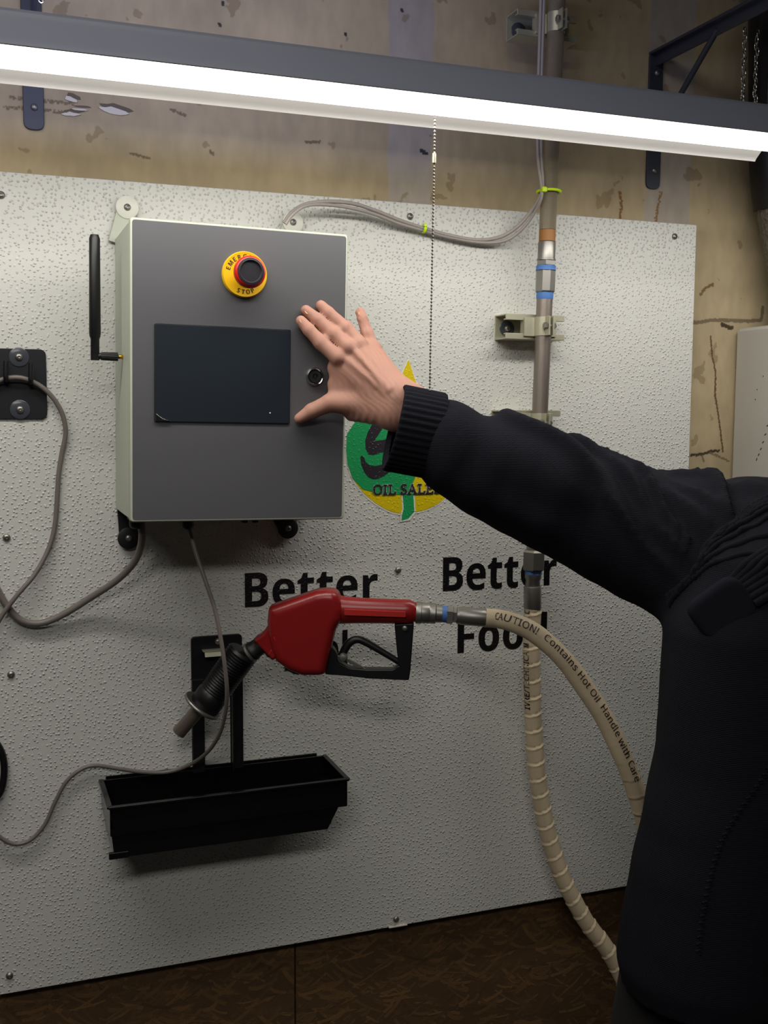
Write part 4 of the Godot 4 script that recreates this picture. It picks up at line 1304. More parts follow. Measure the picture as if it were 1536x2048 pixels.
# ---------------------------------------------------------------- nozzle holder and drip tray
func nozzle_holder() -> void:
	var t := thing("nozzle_holder", "tall black slotted holder plate behind the nozzle spout above the tray", "holder", Vector3(0.332, 1.04, 0))
	var xa: float = 0.293
	var xb: float = 0.3737
	var yt: float = 1.2454
	var mb := MB.new()
	mb.prism(rounded([Vector2(xa, yt - .075), Vector2(xb, yt - .075), Vector2(xb, yt), Vector2(xa, yt)], 0.007), 0.0, .006, 0.0008)
	obj("top_plate", mb, M.black_metal, t)
	mb = MB.new()
	mb.box(Vector3(xa + .0095, yt - .142, .005), Vector3(.019, .150, .010), 0.0008)
	obj("side_rail", mb, M.black_metal, t)
	mb = MB.new()
	mb.box(Vector3(xb - .0095, yt - .142, .005), Vector3(.019, .150, .010), 0.0008)
	mb.box(Vector3(xb - .0180, yt - .142, .011), Vector3(.002, .150, .020), 0.0006)
	obj("side_rail", mb, M.black_metal, t)
	mb = MB.new()
	var tc: Vector3 = Vector3(0.3243, 1.2204, 0.016)
	mb.box(tc + Vector3(0, .0035, -.006), Vector3(.030, .002, .020), 0.0006)
	mb.box(tc + Vector3(0, -.001, .004), Vector3(.026, .009, .002), 0.0006, Basis(Vector3(1, 0, 0), -0.5))
	obj("hook_tab", mb, M.zinc, t)
	mb = MB.new()
	screw_head(mb, Vector3(0.3352, 1.2359, 0.006), 0.0052)
	obj("screw", mb, M.steel, t)
	# open trough
	t = thing("drip_tray", "glossy black open drip tray trough on the white panel under the nozzle", "tray", Vector3(0.332, 0.953, 0.06))
	var x0 := 0.153
	var x1 := 0.511
	var y0 := 0.953
	var y1 := 1.033
	var z1 := 0.122
	mb = MB.new()
	mb.box(Vector3((x0 + x1) / 2 - .003, (y0 + y1) / 2 + .004, .0015), Vector3(x1 - x0 - .02, y1 - y0, .003), 0.0008)
	obj("back_plate", mb, M.tray, t)
	mb = MB.new()
	var wl := 0.0035
	# tapered trough: walls as slabs
	var tb := func(a: Vector3, b: Vector3, c: Vector3, d: Vector3, inw: Vector3) -> void:
		mb.flat4(a, b, c, d, -inw)
		mb.flat4(a + inw * wl, b + inw * wl, c + inw * wl, d + inw * wl, inw)
		mb.flat4(d, c, c + inw * wl, d + inw * wl, Vector3.UP)
	var bx0 := x0 + .006
	var bx1 := x1 - .030
	var yr := 0.988
	tb.call(Vector3(bx0, y0, z1 - .006), Vector3(bx1, y0, z1 - .006), Vector3(x1 - .014, yr, z1 - .001), Vector3(x0 + .002, yr, z1 - .001), Vector3.FORWARD)
	tb.call(Vector3(bx0, y0, .004), Vector3(bx1, y0, .004), Vector3(x1 - .014, yr, .004), Vector3(x0 + .002, yr, .004), Vector3.BACK)
	tb.call(Vector3(bx0, y0, .004), Vector3(bx0, y0, z1 - .006), Vector3(x0 + .002, yr, z1 - .001), Vector3(x0 + .002, yr, .004), Vector3.RIGHT)
	tb.call(Vector3(bx1, y0, .004), Vector3(bx1, y0, z1 - .006), Vector3(x1 - .014, yr, z1 - .001), Vector3(x1 - .014, yr, .004), Vector3.LEFT)
	mb.box(Vector3((bx0 + bx1) / 2, y0 + .002, .060), Vector3(bx1 - bx0, .004, .110), 0.0005)
	obj("trough", mb, M.tray, t)
	mb = MB.new()
	mb.box(Vector3((bx0 + bx1) / 2 + .004, y0 + .014, .061), Vector3(bx1 - bx0 + .006, .012, .108), 0.001)
	obj("oil", mb, M.oil, t)
	mb = MB.new()
	for s: Vector2 in [Vector2(x0, 0.0), Vector2(x1 - .004, 0.0)]:
		mb.box(Vector3(s.x + .002, (yr + y1) / 2, .062), Vector3(.004, y1 - yr, .122), 0.001)
	mb.box(Vector3((x0 + x1) / 2, (yr + y1) / 2, z1 - .001), Vector3(x1 - x0, y1 - yr, .004), 0.001)
	mb.box(Vector3((x0 + x1) / 2, (yr + y1) / 2, .005), Vector3(x1 - x0, y1 - yr, .004), 0.001)
	mb.box(Vector3((x0 + x1) / 2, y1 - .002, z1 + .0015), Vector3(x1 - x0 + .004, .004, .007), 0.001)
	mb.box(Vector3(x1 + .001, y1 - .002, .062), Vector3(.006, .004, .124), 0.001)
	mb.box(Vector3(x0 - .001, y1 - .002, .062), Vector3(.006, .004, .124), 0.001)
	mb.box(Vector3(x1 - .006, yr + .006, .062), Vector3(.012, .012, .118), 0.001)
	obj("rim", mb, M.tray, t)
	mb = MB.new()
	mb.box(Vector3(x0 + .012, y0 + .004, z1 - .006), Vector3(.028, .010, .006), 0.001)
	obj("end_foot", mb, M.tray, t)

# ---------------------------------------------------------------- fuelling nozzle
func nozzle() -> void:
	var t := thing("oil_nozzle", "red trigger nozzle with black guard and bellows spout hanging in the black holder", "nozzle", Vector3(0.4053, 1.2491, 0.12), "", Vector3(0, deg_to_rad(-22.0), 0))
	var mb := MB.new()
	var n0: Vector2 = Vector2(-0.0139, 0.0604)
	var body := [Vector2(-0.0139, 0.0596), Vector2(0.019, 0.0713), Vector2(0.0555, 0.0844), Vector2(0.0689, 0.0861), Vector2(0.0808, 0.0854), Vector2(0.0875, 0.081), Vector2(0.0912, 0.072), Vector2(0.0942, 0.0577), Vector2(0.0927, 0.0419), Vector2(0.0883, 0.0343), Vector2(0.0838, 0.0252), Vector2(0.0808, 0.0123), Vector2(0.0749, -0.0128), Vector2(0.0689, -0.0395), Vector2(0.0599, -0.0419), Vector2(0.0344, -0.0422), Vector2(0.0149, -0.0348), Vector2(-0.0038, -0.0213), Vector2(-0.0105, -0.0062), Vector2(-0.0149, 0.015), Vector2(-0.017, 0.0377), Vector2(-0.0155, 0.0528)]
	var outline := PackedVector2Array(body)
	mb.net(func(p: Vector3) -> float: return pillow_sd(p, outline, .025, .013), Vector3(-.04, -.09, -.032), Vector3(.13, .10, .032), 0.0026)
	var bd := obj("body", mb, M.nozzle_red, t, true)
	mb = MB.new()
	mb.prism(smooth2([Vector2(-0.0111, 0.0378), Vector2(-0.0029, 0.0212), Vector2(-0.003, -0.0076), Vector2(-0.0151, -0.0169), Vector2(-0.0218, -0.0101), Vector2(-0.03, -0.0019), Vector2(-0.0374, 0.0094), Vector2(-0.0239, 0.021)], 3), -.017, .017, 0.006)
	mb.prism(rounded([Vector2(-0.018, -0.0108), Vector2(-0.0105, -0.0001), Vector2(-0.0016, -0.0137), Vector2(-0.0091, -0.0206)], 0.004), -.020, .020, 0.004)
	obj("spout_socket", mb, M.nozzle_red, bd, true)
	mb = MB.new()
	mb.tube(smooth([v3(Vector2(0.0808, 0.0546)), v3(Vector2(0.0972, 0.054)), v3(Vector2(0.1195, 0.0535)), v3(Vector2(0.1641, 0.0528)), v3(Vector2(0.1998, 0.0521)), v3(Vector2(0.2027, 0.0521))], 4), func(s: float, a: float, _i: int) -> float: return (0.0152 + 0.0035 * exp(-s * 40.0)) * (1.0 - 0.03 * cos(2 * a)) - (0.003 if s > 0.1155 else 0.0), 28, true, 1.18, Vector3(0, 0, 1))
	obj("grip", mb, M.nozzle_red, t, true)
	mb = MB.new()
	for q: Array in [[Vector2(0.0458, 0.0474), Vector2(0.0599, 0.0536), 4.5], [Vector2(0.0599, 0.0536), Vector2(0.0838, 0.0561), 5.0], [Vector2(-0.0052, 0.0136), Vector2(0.0136, 0.0252), 5.0]]:
		var a: Vector2 = q[0]
		var b: Vector2 = q[1]
		var sd: Vector2 = (b - a).orthogonal().normalized() * q[2] * 0.00068
		mb.prism(PackedVector2Array([a + sd, b + sd, b - sd, a - sd]), .0225, .0246, 0.0003)
	mb.prism(rounded([Vector2(0.0972, 0.0585), Vector2(0.1879, 0.0557), Vector2(0.1879, 0.0474), Vector2(0.0972, 0.0495)], 0.002), .0150, .0187, 0.0004)
	obj("moulded_rib", mb, M.nozzle_scuff, bd, true)
	mb = MB.new()
	mb.prism(rounded([Vector2(0.0059, -0.0266), Vector2(0.0224, -0.0332), Vector2(0.0329, -0.0377), Vector2(0.0299, -0.0423), Vector2(0.0209, -0.0401), Vector2(0.0104, -0.0349)], 0.003), -.015, .015, 0.002)
	obj("cap_boss", mb, M.gland, bd, true)
	# guard and trigger
	mb = MB.new()
	mb.prism(rounded([Vector2(0.0771, 0.0009), Vector2(0.0838, -0.0066), Vector2(0.0883, -0.0233), Vector2(0.1048, -0.0315), Vector2(0.131, -0.0334), Vector2(0.131, -0.0471), Vector2(0.0973, -0.0437), Vector2(0.0674, -0.0418)], 0.004), -.010, .010, 0.002)
	mb.prism(rounded([Vector2(0.1257, -0.0335), Vector2(0.1698, -0.033), Vector2(0.1765, -0.0268), Vector2(0.1959, -0.0281), Vector2(0.1931, -0.0487), Vector2(0.1901, -0.0495), Vector2(0.1258, -0.0472)], 0.003), -.0098, .0098, 0.002)
	mb.prism(rounded([Vector2(0.1709, 0.0352), Vector2(0.1999, 0.037), Vector2(0.1952, -0.0327), Vector2(0.178, -0.0329), Vector2(0.1733, 0.0095)], 0.003), -.0102, .0102, 0.002)
	obj("trigger_guard", mb, M.black_plastic, t, true)
	mb = MB.new()
	var lev := smooth([v3(Vector2(0.0928, -0.0156)), v3(Vector2(0.0973, -0.005)), v3(Vector2(0.1047, 0.005)), v3(Vector2(0.1152, 0.0096)), v3(Vector2(0.1271, 0.006)), v3(Vector2(0.1495, -0.0066)), v3(Vector2(0.178, -0.0238))], 6)
	mb.tube(lev, func(s: float, _a: float, _i: int) -> float: return 0.0062 - 0.02 * maxf(s - 0.02, 0.0) if s < 0.14 else 0.0038, 14, true, 1.0, Vector3(0, 0, 1))
	obj("trigger", mb, M.black_plastic, t, true)
	mb = MB.new()
	var pv: Vector2 = Vector2(0.095, -0.0156)
	mb.lathe([Vector2(0, -.013), Vector2(.0058, -.013), Vector2(.0062, -.011), Vector2(.0062, .011), Vector2(.0050, .0135), Vector2(.0022, .0142), Vector2(0, .0142)], toward_viewer(v3(pv)), 24)
	var sc: Vector2 = Vector2(0.1866, 0.0293)
	mb.lathe([Vector2(.0044, .009), Vector2(.0044, .0112), Vector2(.0030, .0126), Vector2(0, .0126)], toward_viewer(v3(sc)), 20)
	obj("pivot_pin", mb, M.steel, t, true)
	mb = MB.new()
	mb.prism(rounded([Vector2(0.0973, -0.0202), Vector2(0.1025, -0.0171), Vector2(0.1212, -0.0275), Vector2(0.1227, -0.032), Vector2(0.116, -0.0313)], 0.002), .004, .0085, 0.0006)
	mb.tube(PackedVector3Array([v3(Vector2(0.1212, -0.029), .006), v3(Vector2(0.1287, -0.0342), .006)]), func(_s: float, _a: float, _i: int) -> float: return 0.001, 8)
	obj("latch", mb, M.steel, t, true)
	# hose swivel
	var sw := func(called: String, a: Vector2, b: Vector2, prof: Array, m: Material, n := 28) -> void:
		var s := MB.new()
		var xf := frame_to(v3(a), v3(b))
		var l := a.distance_to(b)
		var q := []
		for p: Vector2 in prof: q.append(Vector2(p.x, p.y * l))
		s.lathe(q, xf, n)
		obj(called, s, m, t, true)
	sw.call("swivel", Vector2(0.2027, 0.0513), Vector2(0.2413, 0.0495), [Vector2(.010, 0), Vector2(.0160, 0), Vector2(.0165, .04), Vector2(.0165, .20), Vector2(.0155, .22), Vector2(.0155, .50), Vector2(.0148, .53), Vector2(.0152, .56), Vector2(.0152, .74), Vector2(.0132, .78), Vector2(.0128, 1), Vector2(.009, 1)], M.steel)
	sw.call("thread_tape", Vector2(0.2398, 0.0495), Vector2(0.2495, 0.0488), [Vector2(.009, 0), Vector2(.0118, .05), Vector2(.0124, .5), Vector2(.0118, 1), Vector2(.009, 1)], M.tape_blue)
	sw.call("hose_nut", Vector2(0.248, 0.0488), Vector2(0.2673, 0.0475), [Vector2(.009, 0), Vector2(.0128, 0), Vector2(.0136, .08), Vector2(.0136, .48), Vector2(.0110, .54), Vector2(.0110, .78), Vector2(.0126, .82), Vector2(.0126, 1), Vector2(.010, 1)], M.steel, 6)
	# spout: collar, black bellows, splash ring and tube
	var sp := func(called: String, a: Vector2, b: Vector2, prof: Array, m: Material, n := 28) -> void: sw.call(called, a, b, prof, m, n)
	sp.call("spout_collar", Vector2(-0.0225, 0.0043), Vector2(-0.0481, -0.015), [Vector2(.008, 0), Vector2(.0145, 0), Vector2(.0150, .1), Vector2(.0135, .35), Vector2(.0138, .6), Vector2(.0150, .65), Vector2(.0150, .75), Vector2(.0125, .8), Vector2(.0125, 1)], M.gland)
	sp.call("clip_ring", Vector2(-0.0428, -0.0111), Vector2(-0.0474, -0.0142), [Vector2(.0140, 0), Vector2(.0162, .2), Vector2(.0162, .8), Vector2(.0140, 1)], M.steel)
	var bp := [Vector2(0, 0), Vector2(.0215, .0)]
	for k in 17:
		bp.append(Vector2(.0245 - 0.0012 * (k / 17.0), .04 + k * .042))
		bp.append(Vector2(.0215, .06 + k * .042))
	bp.append_array([Vector2(.0240, .78), Vector2(.0240, .985), Vector2(.0225, 1), Vector2(0, 1)])
	sp.call("bellows", Vector2(-0.0548, -0.0105), Vector2(-0.1152, -0.0954), bp, M.black_plastic, 32)
	sp.call("splash_ring", Vector2(-0.1167, -0.0924), Vector2(-0.1197, -0.0963), [Vector2(.010, 0), Vector2(.0300, .0), Vector2(.0310, .35), Vector2(.0310, .7), Vector2(.0295, 1.0), Vector2(.010, 1)], M.steel, 40)
	sp.call("spout_tube", Vector2(-0.1136, -0.0885), Vector2(-0.1544, -0.1369), [Vector2(.0, 0), Vector2(.0105, 0), Vector2(.0105, 1), Vector2(.0085, 1), Vector2(.0085, .7), Vector2(0, .7)], M.pipe, 24)

func v3(p: Vector2, z := 0.0) -> Vector3:
	return Vector3(p.x, p.y, z)

# ---------------------------------------------------------------- cream hose with printed warning
func hose() -> void:
	var t := thing("oil_hose", "cream ribbed oil hose with printed warning, looping from pipe to nozzle", "hose", Vector3(0.8663, 1.1063, 0.055))
	var start: Vector3 = (place[find_child("oil_nozzle", false, false)] as Transform3D) * v3(Vector2(0.2673, 0.0475))
	var fer_end: Vector3 = (place[find_child("oil_nozzle", false, false)] as Transform3D) * v3(Vector2(0.3095, 0.0442))
	var dirn := (fer_end - start).normalized()
	var mb := MB.new()
	var l := start.distance_to(fer_end)
	mb.lathe([Vector2(.010, -.004), Vector2(.0126, -.004), Vector2(.0126, .0), Vector2(.0135, .002), Vector2(.0135, l - .002), Vector2(.0128, l), Vector2(.0100, l)], frame_to(start, fer_end), 32)
	obj("ferrule", mb, M.steel, t)
	var up_a: Vector3 = Vector3(0.8632, 1.3038, 0.055)
	var up_b: Vector3 = Vector3(0.8641, 1.2626, 0.055)
	mb = MB.new()
	var l2 := up_a.distance_to(up_b)
	mb.lathe([Vector2(.010, 0), Vector2(.0142, 0), Vector2(.0150, .002), Vector2(.0150, l2 - .004), Vector2(.0138, l2), Vector2(.0100, l2)], frame_to(up_a, up_b), 18)
	obj("ferrule", mb, M.steel, t)
	var mid := [fer_end - dirn * 0.004, fer_end + dirn * 0.015, Vector3(0.724, 1.2879, 0.258), Vector3(0.7533, 1.2722, 0.272), Vector3(0.7893, 1.237, 0.288), Vector3(0.8231, 1.1897, 0.3), Vector3(0.8514, 1.1428, 0.31), Vector3(0.8742, 1.0953, 0.317), Vector3(0.8927, 1.052, 0.32), Vector3(0.9127, 1.0016, 0.32), Vector3(0.9441, 0.909, 0.315), Vector3(0.9895, 0.7741, 0.3), Vector3(1.0344, 0.6388, 0.28), Vector3(1.0593, 0.5189, 0.26), Vector3(1.0613, 0.438, 0.23), Vector3(1.0502, 0.4631, 0.18), Vector3(1.039, 0.5425, 0.14), Vector3(1.0272, 0.6041, 0.11), Vector3(1.0036, 0.6542, 0.095), Vector3(0.9678, 0.7065, 0.08), Vector3(0.9371, 0.7636, 0.07), Vector3(0.9135, 0.8228, 0.062), Vector3(0.8972, 0.8818, 0.057), Vector3(0.8831, 0.95, 0.055), Vector3(0.8728, 1.0266, 0.055), Vector3(0.8673, 1.1062, 0.055), Vector3(0.8637, 1.1849, 0.055), Vector3(0.8636, 1.2368, 0.055), up_b + Vector3(0, 0.006, 0)]
	var path := even(smooth(mid, 14), 0.0022)
	var total := path.size() * 0.0022
	var R := 0.0142
	var rad := func(s: float, a: float, i: int) -> float:
		# sleeve of overlapping turns: a small step and crease every 31 mm, weak where the printed label is
		var far := smoothstep(0.30, 0.42, s)
		var q := fposmod(s / 0.029 + 0.10 * sin(a + 0.6), 1.0)
		var w := 0.15 + 0.85 * far
		return R + w * (0.0010 * q - 0.0012 * exp(-pow((q - 0.02) / 0.035, 2)) + 0.0009 * exp(-pow((q - 0.93) / 0.05, 2))) + 0.0003 * sin(s * 61.0 + 3.0 * sin(a))
	mb = MB.new()
	mb.tube(path, rad, 26)
	obj("sleeve", mb, M.sleeve, t)
	var eye := Vector3(-0.30, 0.25, 0.92)
	var on_hose := func(s: float, up: float, outw: float, back: bool) -> Vector3:
		var k := clampf(s / 0.0022, 1.0, path.size() - 3.0)
		var i := int(k)
		var p := path[i].lerp(path[i + 1], k - i)
		var tg := (path[i + 2] - path[i - 1]).normalized()
		if back: tg = -tg
		var o := (eye - tg * eye.dot(tg)).normalized()
		var b := o.cross(tg)
		var a := up / R
		return p + (o * cos(a) + b * sin(a)) * (R + 0.0009 + outw)
	for q in [["CAUTION!", 0.014, 0.0005, 0.064, 0.0100], ["Contains Hot Oil", 0.090, 0.0020, 0.122, 0.0095], ["Handle with Care", 0.222, 0.0030, 0.125, 0.0095], ["C", 0.430, 0.002, 0.010, 0.0110]]:
		mb = MB.new()
		mb.text(q[0], q[4], 0.0004, func(p: Vector3) -> Vector3: return on_hose.call(q[1] + p.x, q[2] + p.y - 0.003, p.z, false), false, false, q[3])
		obj("printed_words", mb, M.print, t)
	mb = MB.new()          # dark mark after the words: two combs and three dashes between
	for q: Array in [[.393, .009, 0], [.398, .002, 1], [.4025, .002, 1], [.407, .002, 1], [.4235, .009, 0], [.428, .002, 1], [.4325, .002, 1], [.411, .006, 2], [.415, .005, 2], [.419, .006, 2]]:
		var s0: float = q[0]
		var y0 := -0.004 if q[2] == 2 else -0.006
		var hgt := 0.010 if q[2] != 2 else 0.006
		var wd: float = q[1] if q[2] == 0 else 0.0022
		if q[2] == 0:
			y0 = 0.003; hgt = 0.003; wd = 0.013
		for e in [0, 1, 2, 3]:
			var ya: float = y0 + hgt * e / 4.0
			var yb: float = y0 + hgt * (e + 1) / 4.0
			var pa: Vector3 = on_hose.call(s0, ya, .0004, false)
			mb.flat4(pa, on_hose.call(s0 + wd, ya, .0004, false), on_hose.call(s0 + wd, yb, .0004, false), on_hose.call(s0, yb, .0004, false), (eye).normalized())
	obj("printed_mark", mb, M.print, t)
	for q in [["CAUTIO", 0.054, 0.051, false], ["TECHNICA", 0.142, 0.066, false], ["IVRE/", 0.177, 0.034, true], ["TM", 0.075, 0.012, true]]:
		mb = MB.new()
		mb.text(q[0], 0.0105, 0.0004, func(p: Vector3) -> Vector3: return on_hose.call(total - q[1] + p.x, 0.007 + p.y, p.z, false), false, q[3], q[2])
		obj("printed_words", mb, M.print, t)

# ---------------------------------------------------------------- the person
var sleeve_pts := []
var sleeve_r := []
var torso := []
var armpit := Vector3.ZERO
var band_a := Vector2.ZERO
var band_n := Vector2.ZERO

func jacket_sd(p: Vector3) -> float:
	# sleeve: chain of stations, folds fan out from the armpit
	var ds := 1e3
	for i in sleeve_pts.size() - 1:
		var a: Vector3 = sleeve_pts[i]
		var ab: Vector3 = sleeve_pts[i + 1] - a
		var u := clampf((p - a).dot(ab) / ab.length_squared(), 0.0, 1.0)
		ds = smin(ds, p.distance_to(a + ab * u) - lerpf(sleeve_r[i], sleeve_r[i + 1], u), 0.008)
	if absf(ds) < 0.05:
		var v := p - armpit
		var ang := rad_to_deg(atan2(v.x, v.y))
		var far := v.length()
		var f := 0.0
		for q: Array in [[-31.0, 3.2, .011], [-23.5, 2.2, .004], [-18.5, 2.4, .006], [-12.5, 2.0, .010], [-5.0, 3.0, .005], [2.0, 2.2, .005], [10.5, 2.6, .011], [20.0, 2.5, .005], [29.0, 3.0, .005]]:
			var x: float = (ang + 3.0 * sin(p.z * 40.0 + q[0]) - q[0]) / q[1]
			f += q[2] * (exp(-x * x) - 0.55 * exp(-(x - 2.0) * (x - 2.0)))
		var sl := Vector2(p.x - band_a.x, p.y - band_a.y).dot(band_n)     # folds belong to the sleeve side of the ribbed band
		f *= smoothstep(-0.01, 0.05, sl) * smoothstep(0.07, 0.20, far) * 1.5 * smoothstep(0.62, 0.40, far)
		# long slack creases of the lower sleeve
		f += 0.0035 * sin(p.x * 52.0 + p.y * 34.0 + 2.0 * sin(p.y * 30.0)) * smoothstep(0.16, 0.22, far)
		ds -= f
	# torso: leaning stack of ellipses
	var y := p.y
	var n := torso.size()
	var k := 0
	while k < n - 2 and y > torso[k + 1][0]: k += 1
	var t0: Array = torso[k]
	var t1: Array = torso[k + 1]
	var w := clampf((y - t0[0]) / (t1[0] - t0[0]), 0.0, 1.0)
	w = w * w * (3.0 - 2.0 * w) * 0.5 + w * 0.5
	var q := Vector2(p.x - lerpf(t0[1], t1[1], w), p.z - lerpf(t0[2], t1[2], w)).rotated(0.42)
	var ra := lerpf(t0[3], t1[3], w)
	var rb := lerpf(t0[4], t1[4], w)
	var e := Vector2(q.x / ra, q.y / rb).length()
	var dt := (e - 1.0) * minf(ra, rb)
	dt -= 0.003 * sin(q.x * 46.0 + y * 9.0) * smoothstep(0.75, 0.95, y)
	dt = maxf(dt, maxf((torso[0][0] as float) - y, y - (torso[n - 1][0] as float)))
	return smin(ds, dt, 0.022)

func on_jacket(p: Vector3) -> Vector3:         # nearest point of the jacket's surface
	var q := p
	for i in 6:
		var s := jacket_sd(q)
		var e := 0.003
		var g := Vector3(jacket_sd(q + Vector3(e, 0, 0)) - s, jacket_sd(q + Vector3(0, e, 0)) - s, jacket_sd(q + Vector3(0, 0, e)) - s)
		if g.length() < 1e-6: break
		q -= g.normalized() * clampf(s, -0.02, 0.02) * 0.9
	return q

func person() -> void:
	var foot := Vector3(1.06, 0, .54)
	var t := thing("person", "person in dark navy jacket at right reaching out, open hand flat on the grey cabinet", "person", foot)
	sleeve_pts = [Vector3(0.598, 1.5556, 0.303), Vector3(0.6115, 1.5414, 0.31), Vector3(0.6501, 1.5197, 0.325), Vector3(0.6909, 1.5006, 0.34), Vector3(0.7322, 1.4854, 0.36), Vector3(0.7693, 1.4623, 0.375), Vector3(0.8048, 1.4446, 0.395), Vector3(0.8446, 1.4267, 0.42), Vector3(0.8904, 1.41, 0.46), Vector3(0.9463, 1.4094, 0.5), Vector3(1.0183, 1.4182, 0.53)]
	sleeve_r = [0.0562, 0.061, 0.0692, 0.0728, 0.0781, 0.0768, 0.082, 0.0884, 0.0992, 0.1007, 0.0991]
	armpit = Vector3(0.8517, 1.3306, 0.44)
	band_a = Vector2(0.8154, 1.3644)
	var band_b: Vector2 = Vector2(0.9571, 1.5135)
	band_n = (band_b - band_a).orthogonal().normalized()
	if band_n.x > 0.0: band_n = -band_n
	# height, centre x, centre z, half width, half depth
	for q: Array in [[0.8736, 0.7466, .175, .120], [0.9068, 0.7404, .180, .125], [0.9432, 0.7438, .180, .125], [1.0279, 0.7561, .182, .127], [1.0922, 0.769, .184, .128], [1.1692, 0.7852, .188, .130], [1.2339, 0.7905, .190, .132], [1.3305, 0.7954, .192, .132], [1.4173, 0.8404, .175, .115], [1.4794, 0.9111, .120, .085], [1.511, 0.9733, .068, .062]]:
		torso.append([q[0], q[1] + q[2] * 0.89, .545, q[2], q[3]])
	# ---- skin: whole body as one surface, hand on a finer grid
	var neck: Vector3 = Vector3(torso[10][1], torso[10][0], .545)
	var head := neck + Vector3(0.03, 0.155, 0.0)
	var hip := Vector3(torso[1][1], torso[1][0], .545)
	var knee_l := Vector3(hip.x - .10, .47, .50)
	var knee_r := Vector3(hip.x + .12, .47, .56)
	var sh_l := Vector3(torso[8][1] + .17, torso[8][0] + .02, .60)
	var el_l := sh_l + Vector3(.10, -.28, .03)
	var wr_l := el_l + Vector3(-.02, -.24, .12)
	var wrist: Vector3 = Vector3(0.5416, 1.6051, 0.258)
	var bones := [
		[neck + Vector3(0, -.10, 0), .058, neck + Vector3(0.015, .06, 0), .052],
		[head + Vector3(0, .02, 0), .082, head + Vector3(-.02, .0, .03), .078], [head + Vector3(-.03, -.07, .045), .045, head + Vector3(.0, -.05, .01), .06],
		[neck + Vector3(0, -.16, 0), .10, hip, .09], [sh_l, .06, neck + Vector3(-.15, -.14, -.02), .06],
		[sh_l, .052, el_l, .040], [el_l, .040, wr_l, .027],
		[sleeve_pts[9], .055, sleeve_pts[4], .042], [sleeve_pts[4], .042, sleeve_pts[0], .034], [sleeve_pts[0], .034, wrist + Vector3(.02, -.006, .006), .024],
		[hip + Vector3(-.06, 0, 0), .075, knee_l, .058], [knee_l, .056, Vector3(knee_l.x, .09, .48), .038], [hip + Vector3(.06, 0, 0), .075, knee_r, .058], [knee_r, .056, Vector3(knee_r.x, .09, .54), .038]]
	var mb := MB.new()
	mb.net(func(p: Vector3) -> float: return bones_sd(p, bones, 0.03), Vector3(.58, .03, .30), Vector3(1.55, 1.95, .95), 0.016)
	# face turned towards the lamp side: nose, ears, brow, chin
	var look := Vector3(-.5, -.05, .85).normalized()
	var side := look.cross(Vector3.UP).normalized()
	var fc := head + Vector3(-.008, -.01, .012)
	var face := [[fc + Vector3(0, .03, 0), .088, fc + Vector3(0, -.02, 0) + look * .012, .078], [fc + look * .05 + Vector3(0, -.085, 0), .022, fc + look * .03 + Vector3(0, -.05, 0), .05],
		[fc + look * .088 + Vector3(0, .02, 0), .008, fc + look * .108 + Vector3(0, -.022, 0), .012], [fc + look * .082 + side * .032 + Vector3(0, .03, 0), .010, fc + look * .082 - side * .032 + Vector3(0, .03, 0), .010],
		[fc + look * .083 + side * .018 + Vector3(0, -.055, 0), .006, fc + look * .083 - side * .018 + Vector3(0, -.055, 0), .006],
		[fc + side * .083 + Vector3(0, .015, 0), .012, fc + side * .083 + Vector3(0, -.02, 0), .008], [fc - side * .083 + Vector3(0, .015, 0), .012, fc - side * .083 + Vector3(0, -.02, 0), .008]]
	mb.net(func(p: Vector3) -> float: return bones_sd(p, face, 0.012), head - Vector3(.16, .17, .16), head + Vector3(.16, .16, .17), 0.006)
	# right hand, back towards the viewer, palm on the cabinet door
	var fingers := [
		[Vector3(0.4638, 1.6719, 0.217), .0106, Vector3(0.4432, 1.6919, 0.206), .0100, Vector3(0.4279, 1.7098, 0.199), .0088, Vector3(0.418, 1.7223, 0.1935), .0076],
		[Vector3(0.4796, 1.6867, 0.218), .0112, Vector3(0.4621, 1.705, 0.204), .0104, Vector3(0.4411, 1.7251, 0.194), .0090, Vector3(0.4267, 1.7374, 0.1885), .0077],
		[Vector3(0.4961, 1.6913, 0.217), .0106, Vector3(0.4798, 1.7131, 0.204), .0100, Vector3(0.4579, 1.7346, 0.194), .0087, Vector3(0.4484, 1.7451, 0.189), .0075],
		[Vector3(0.5191, 1.6866, 0.211), .0092, Vector3(0.5136, 1.7066, 0.201), .0085, Vector3(0.5083, 1.728, 0.1945), .0074, Vector3(0.5059, 1.738, 0.1905), .0066],
		[Vector3(0.5014, 1.6077, 0.226), .0165, Vector3(0.4564, 1.6089, 0.206), .0128, Vector3(0.433, 1.5975, 0.196), .0108, Vector3(0.4165, 1.587, 0.19), .0076]]
	var w1: Vector3 = Vector3(0.5393, 1.6154, 0.262)
	var w2: Vector3 = Vector3(0.5357, 1.5968, 0.258)
	var hb := []
	for q: Array in fingers:
		for k in 3: hb.append([q[k * 2], q[k * 2 + 1], q[k * 2 + 2], q[k * 2 + 3]])
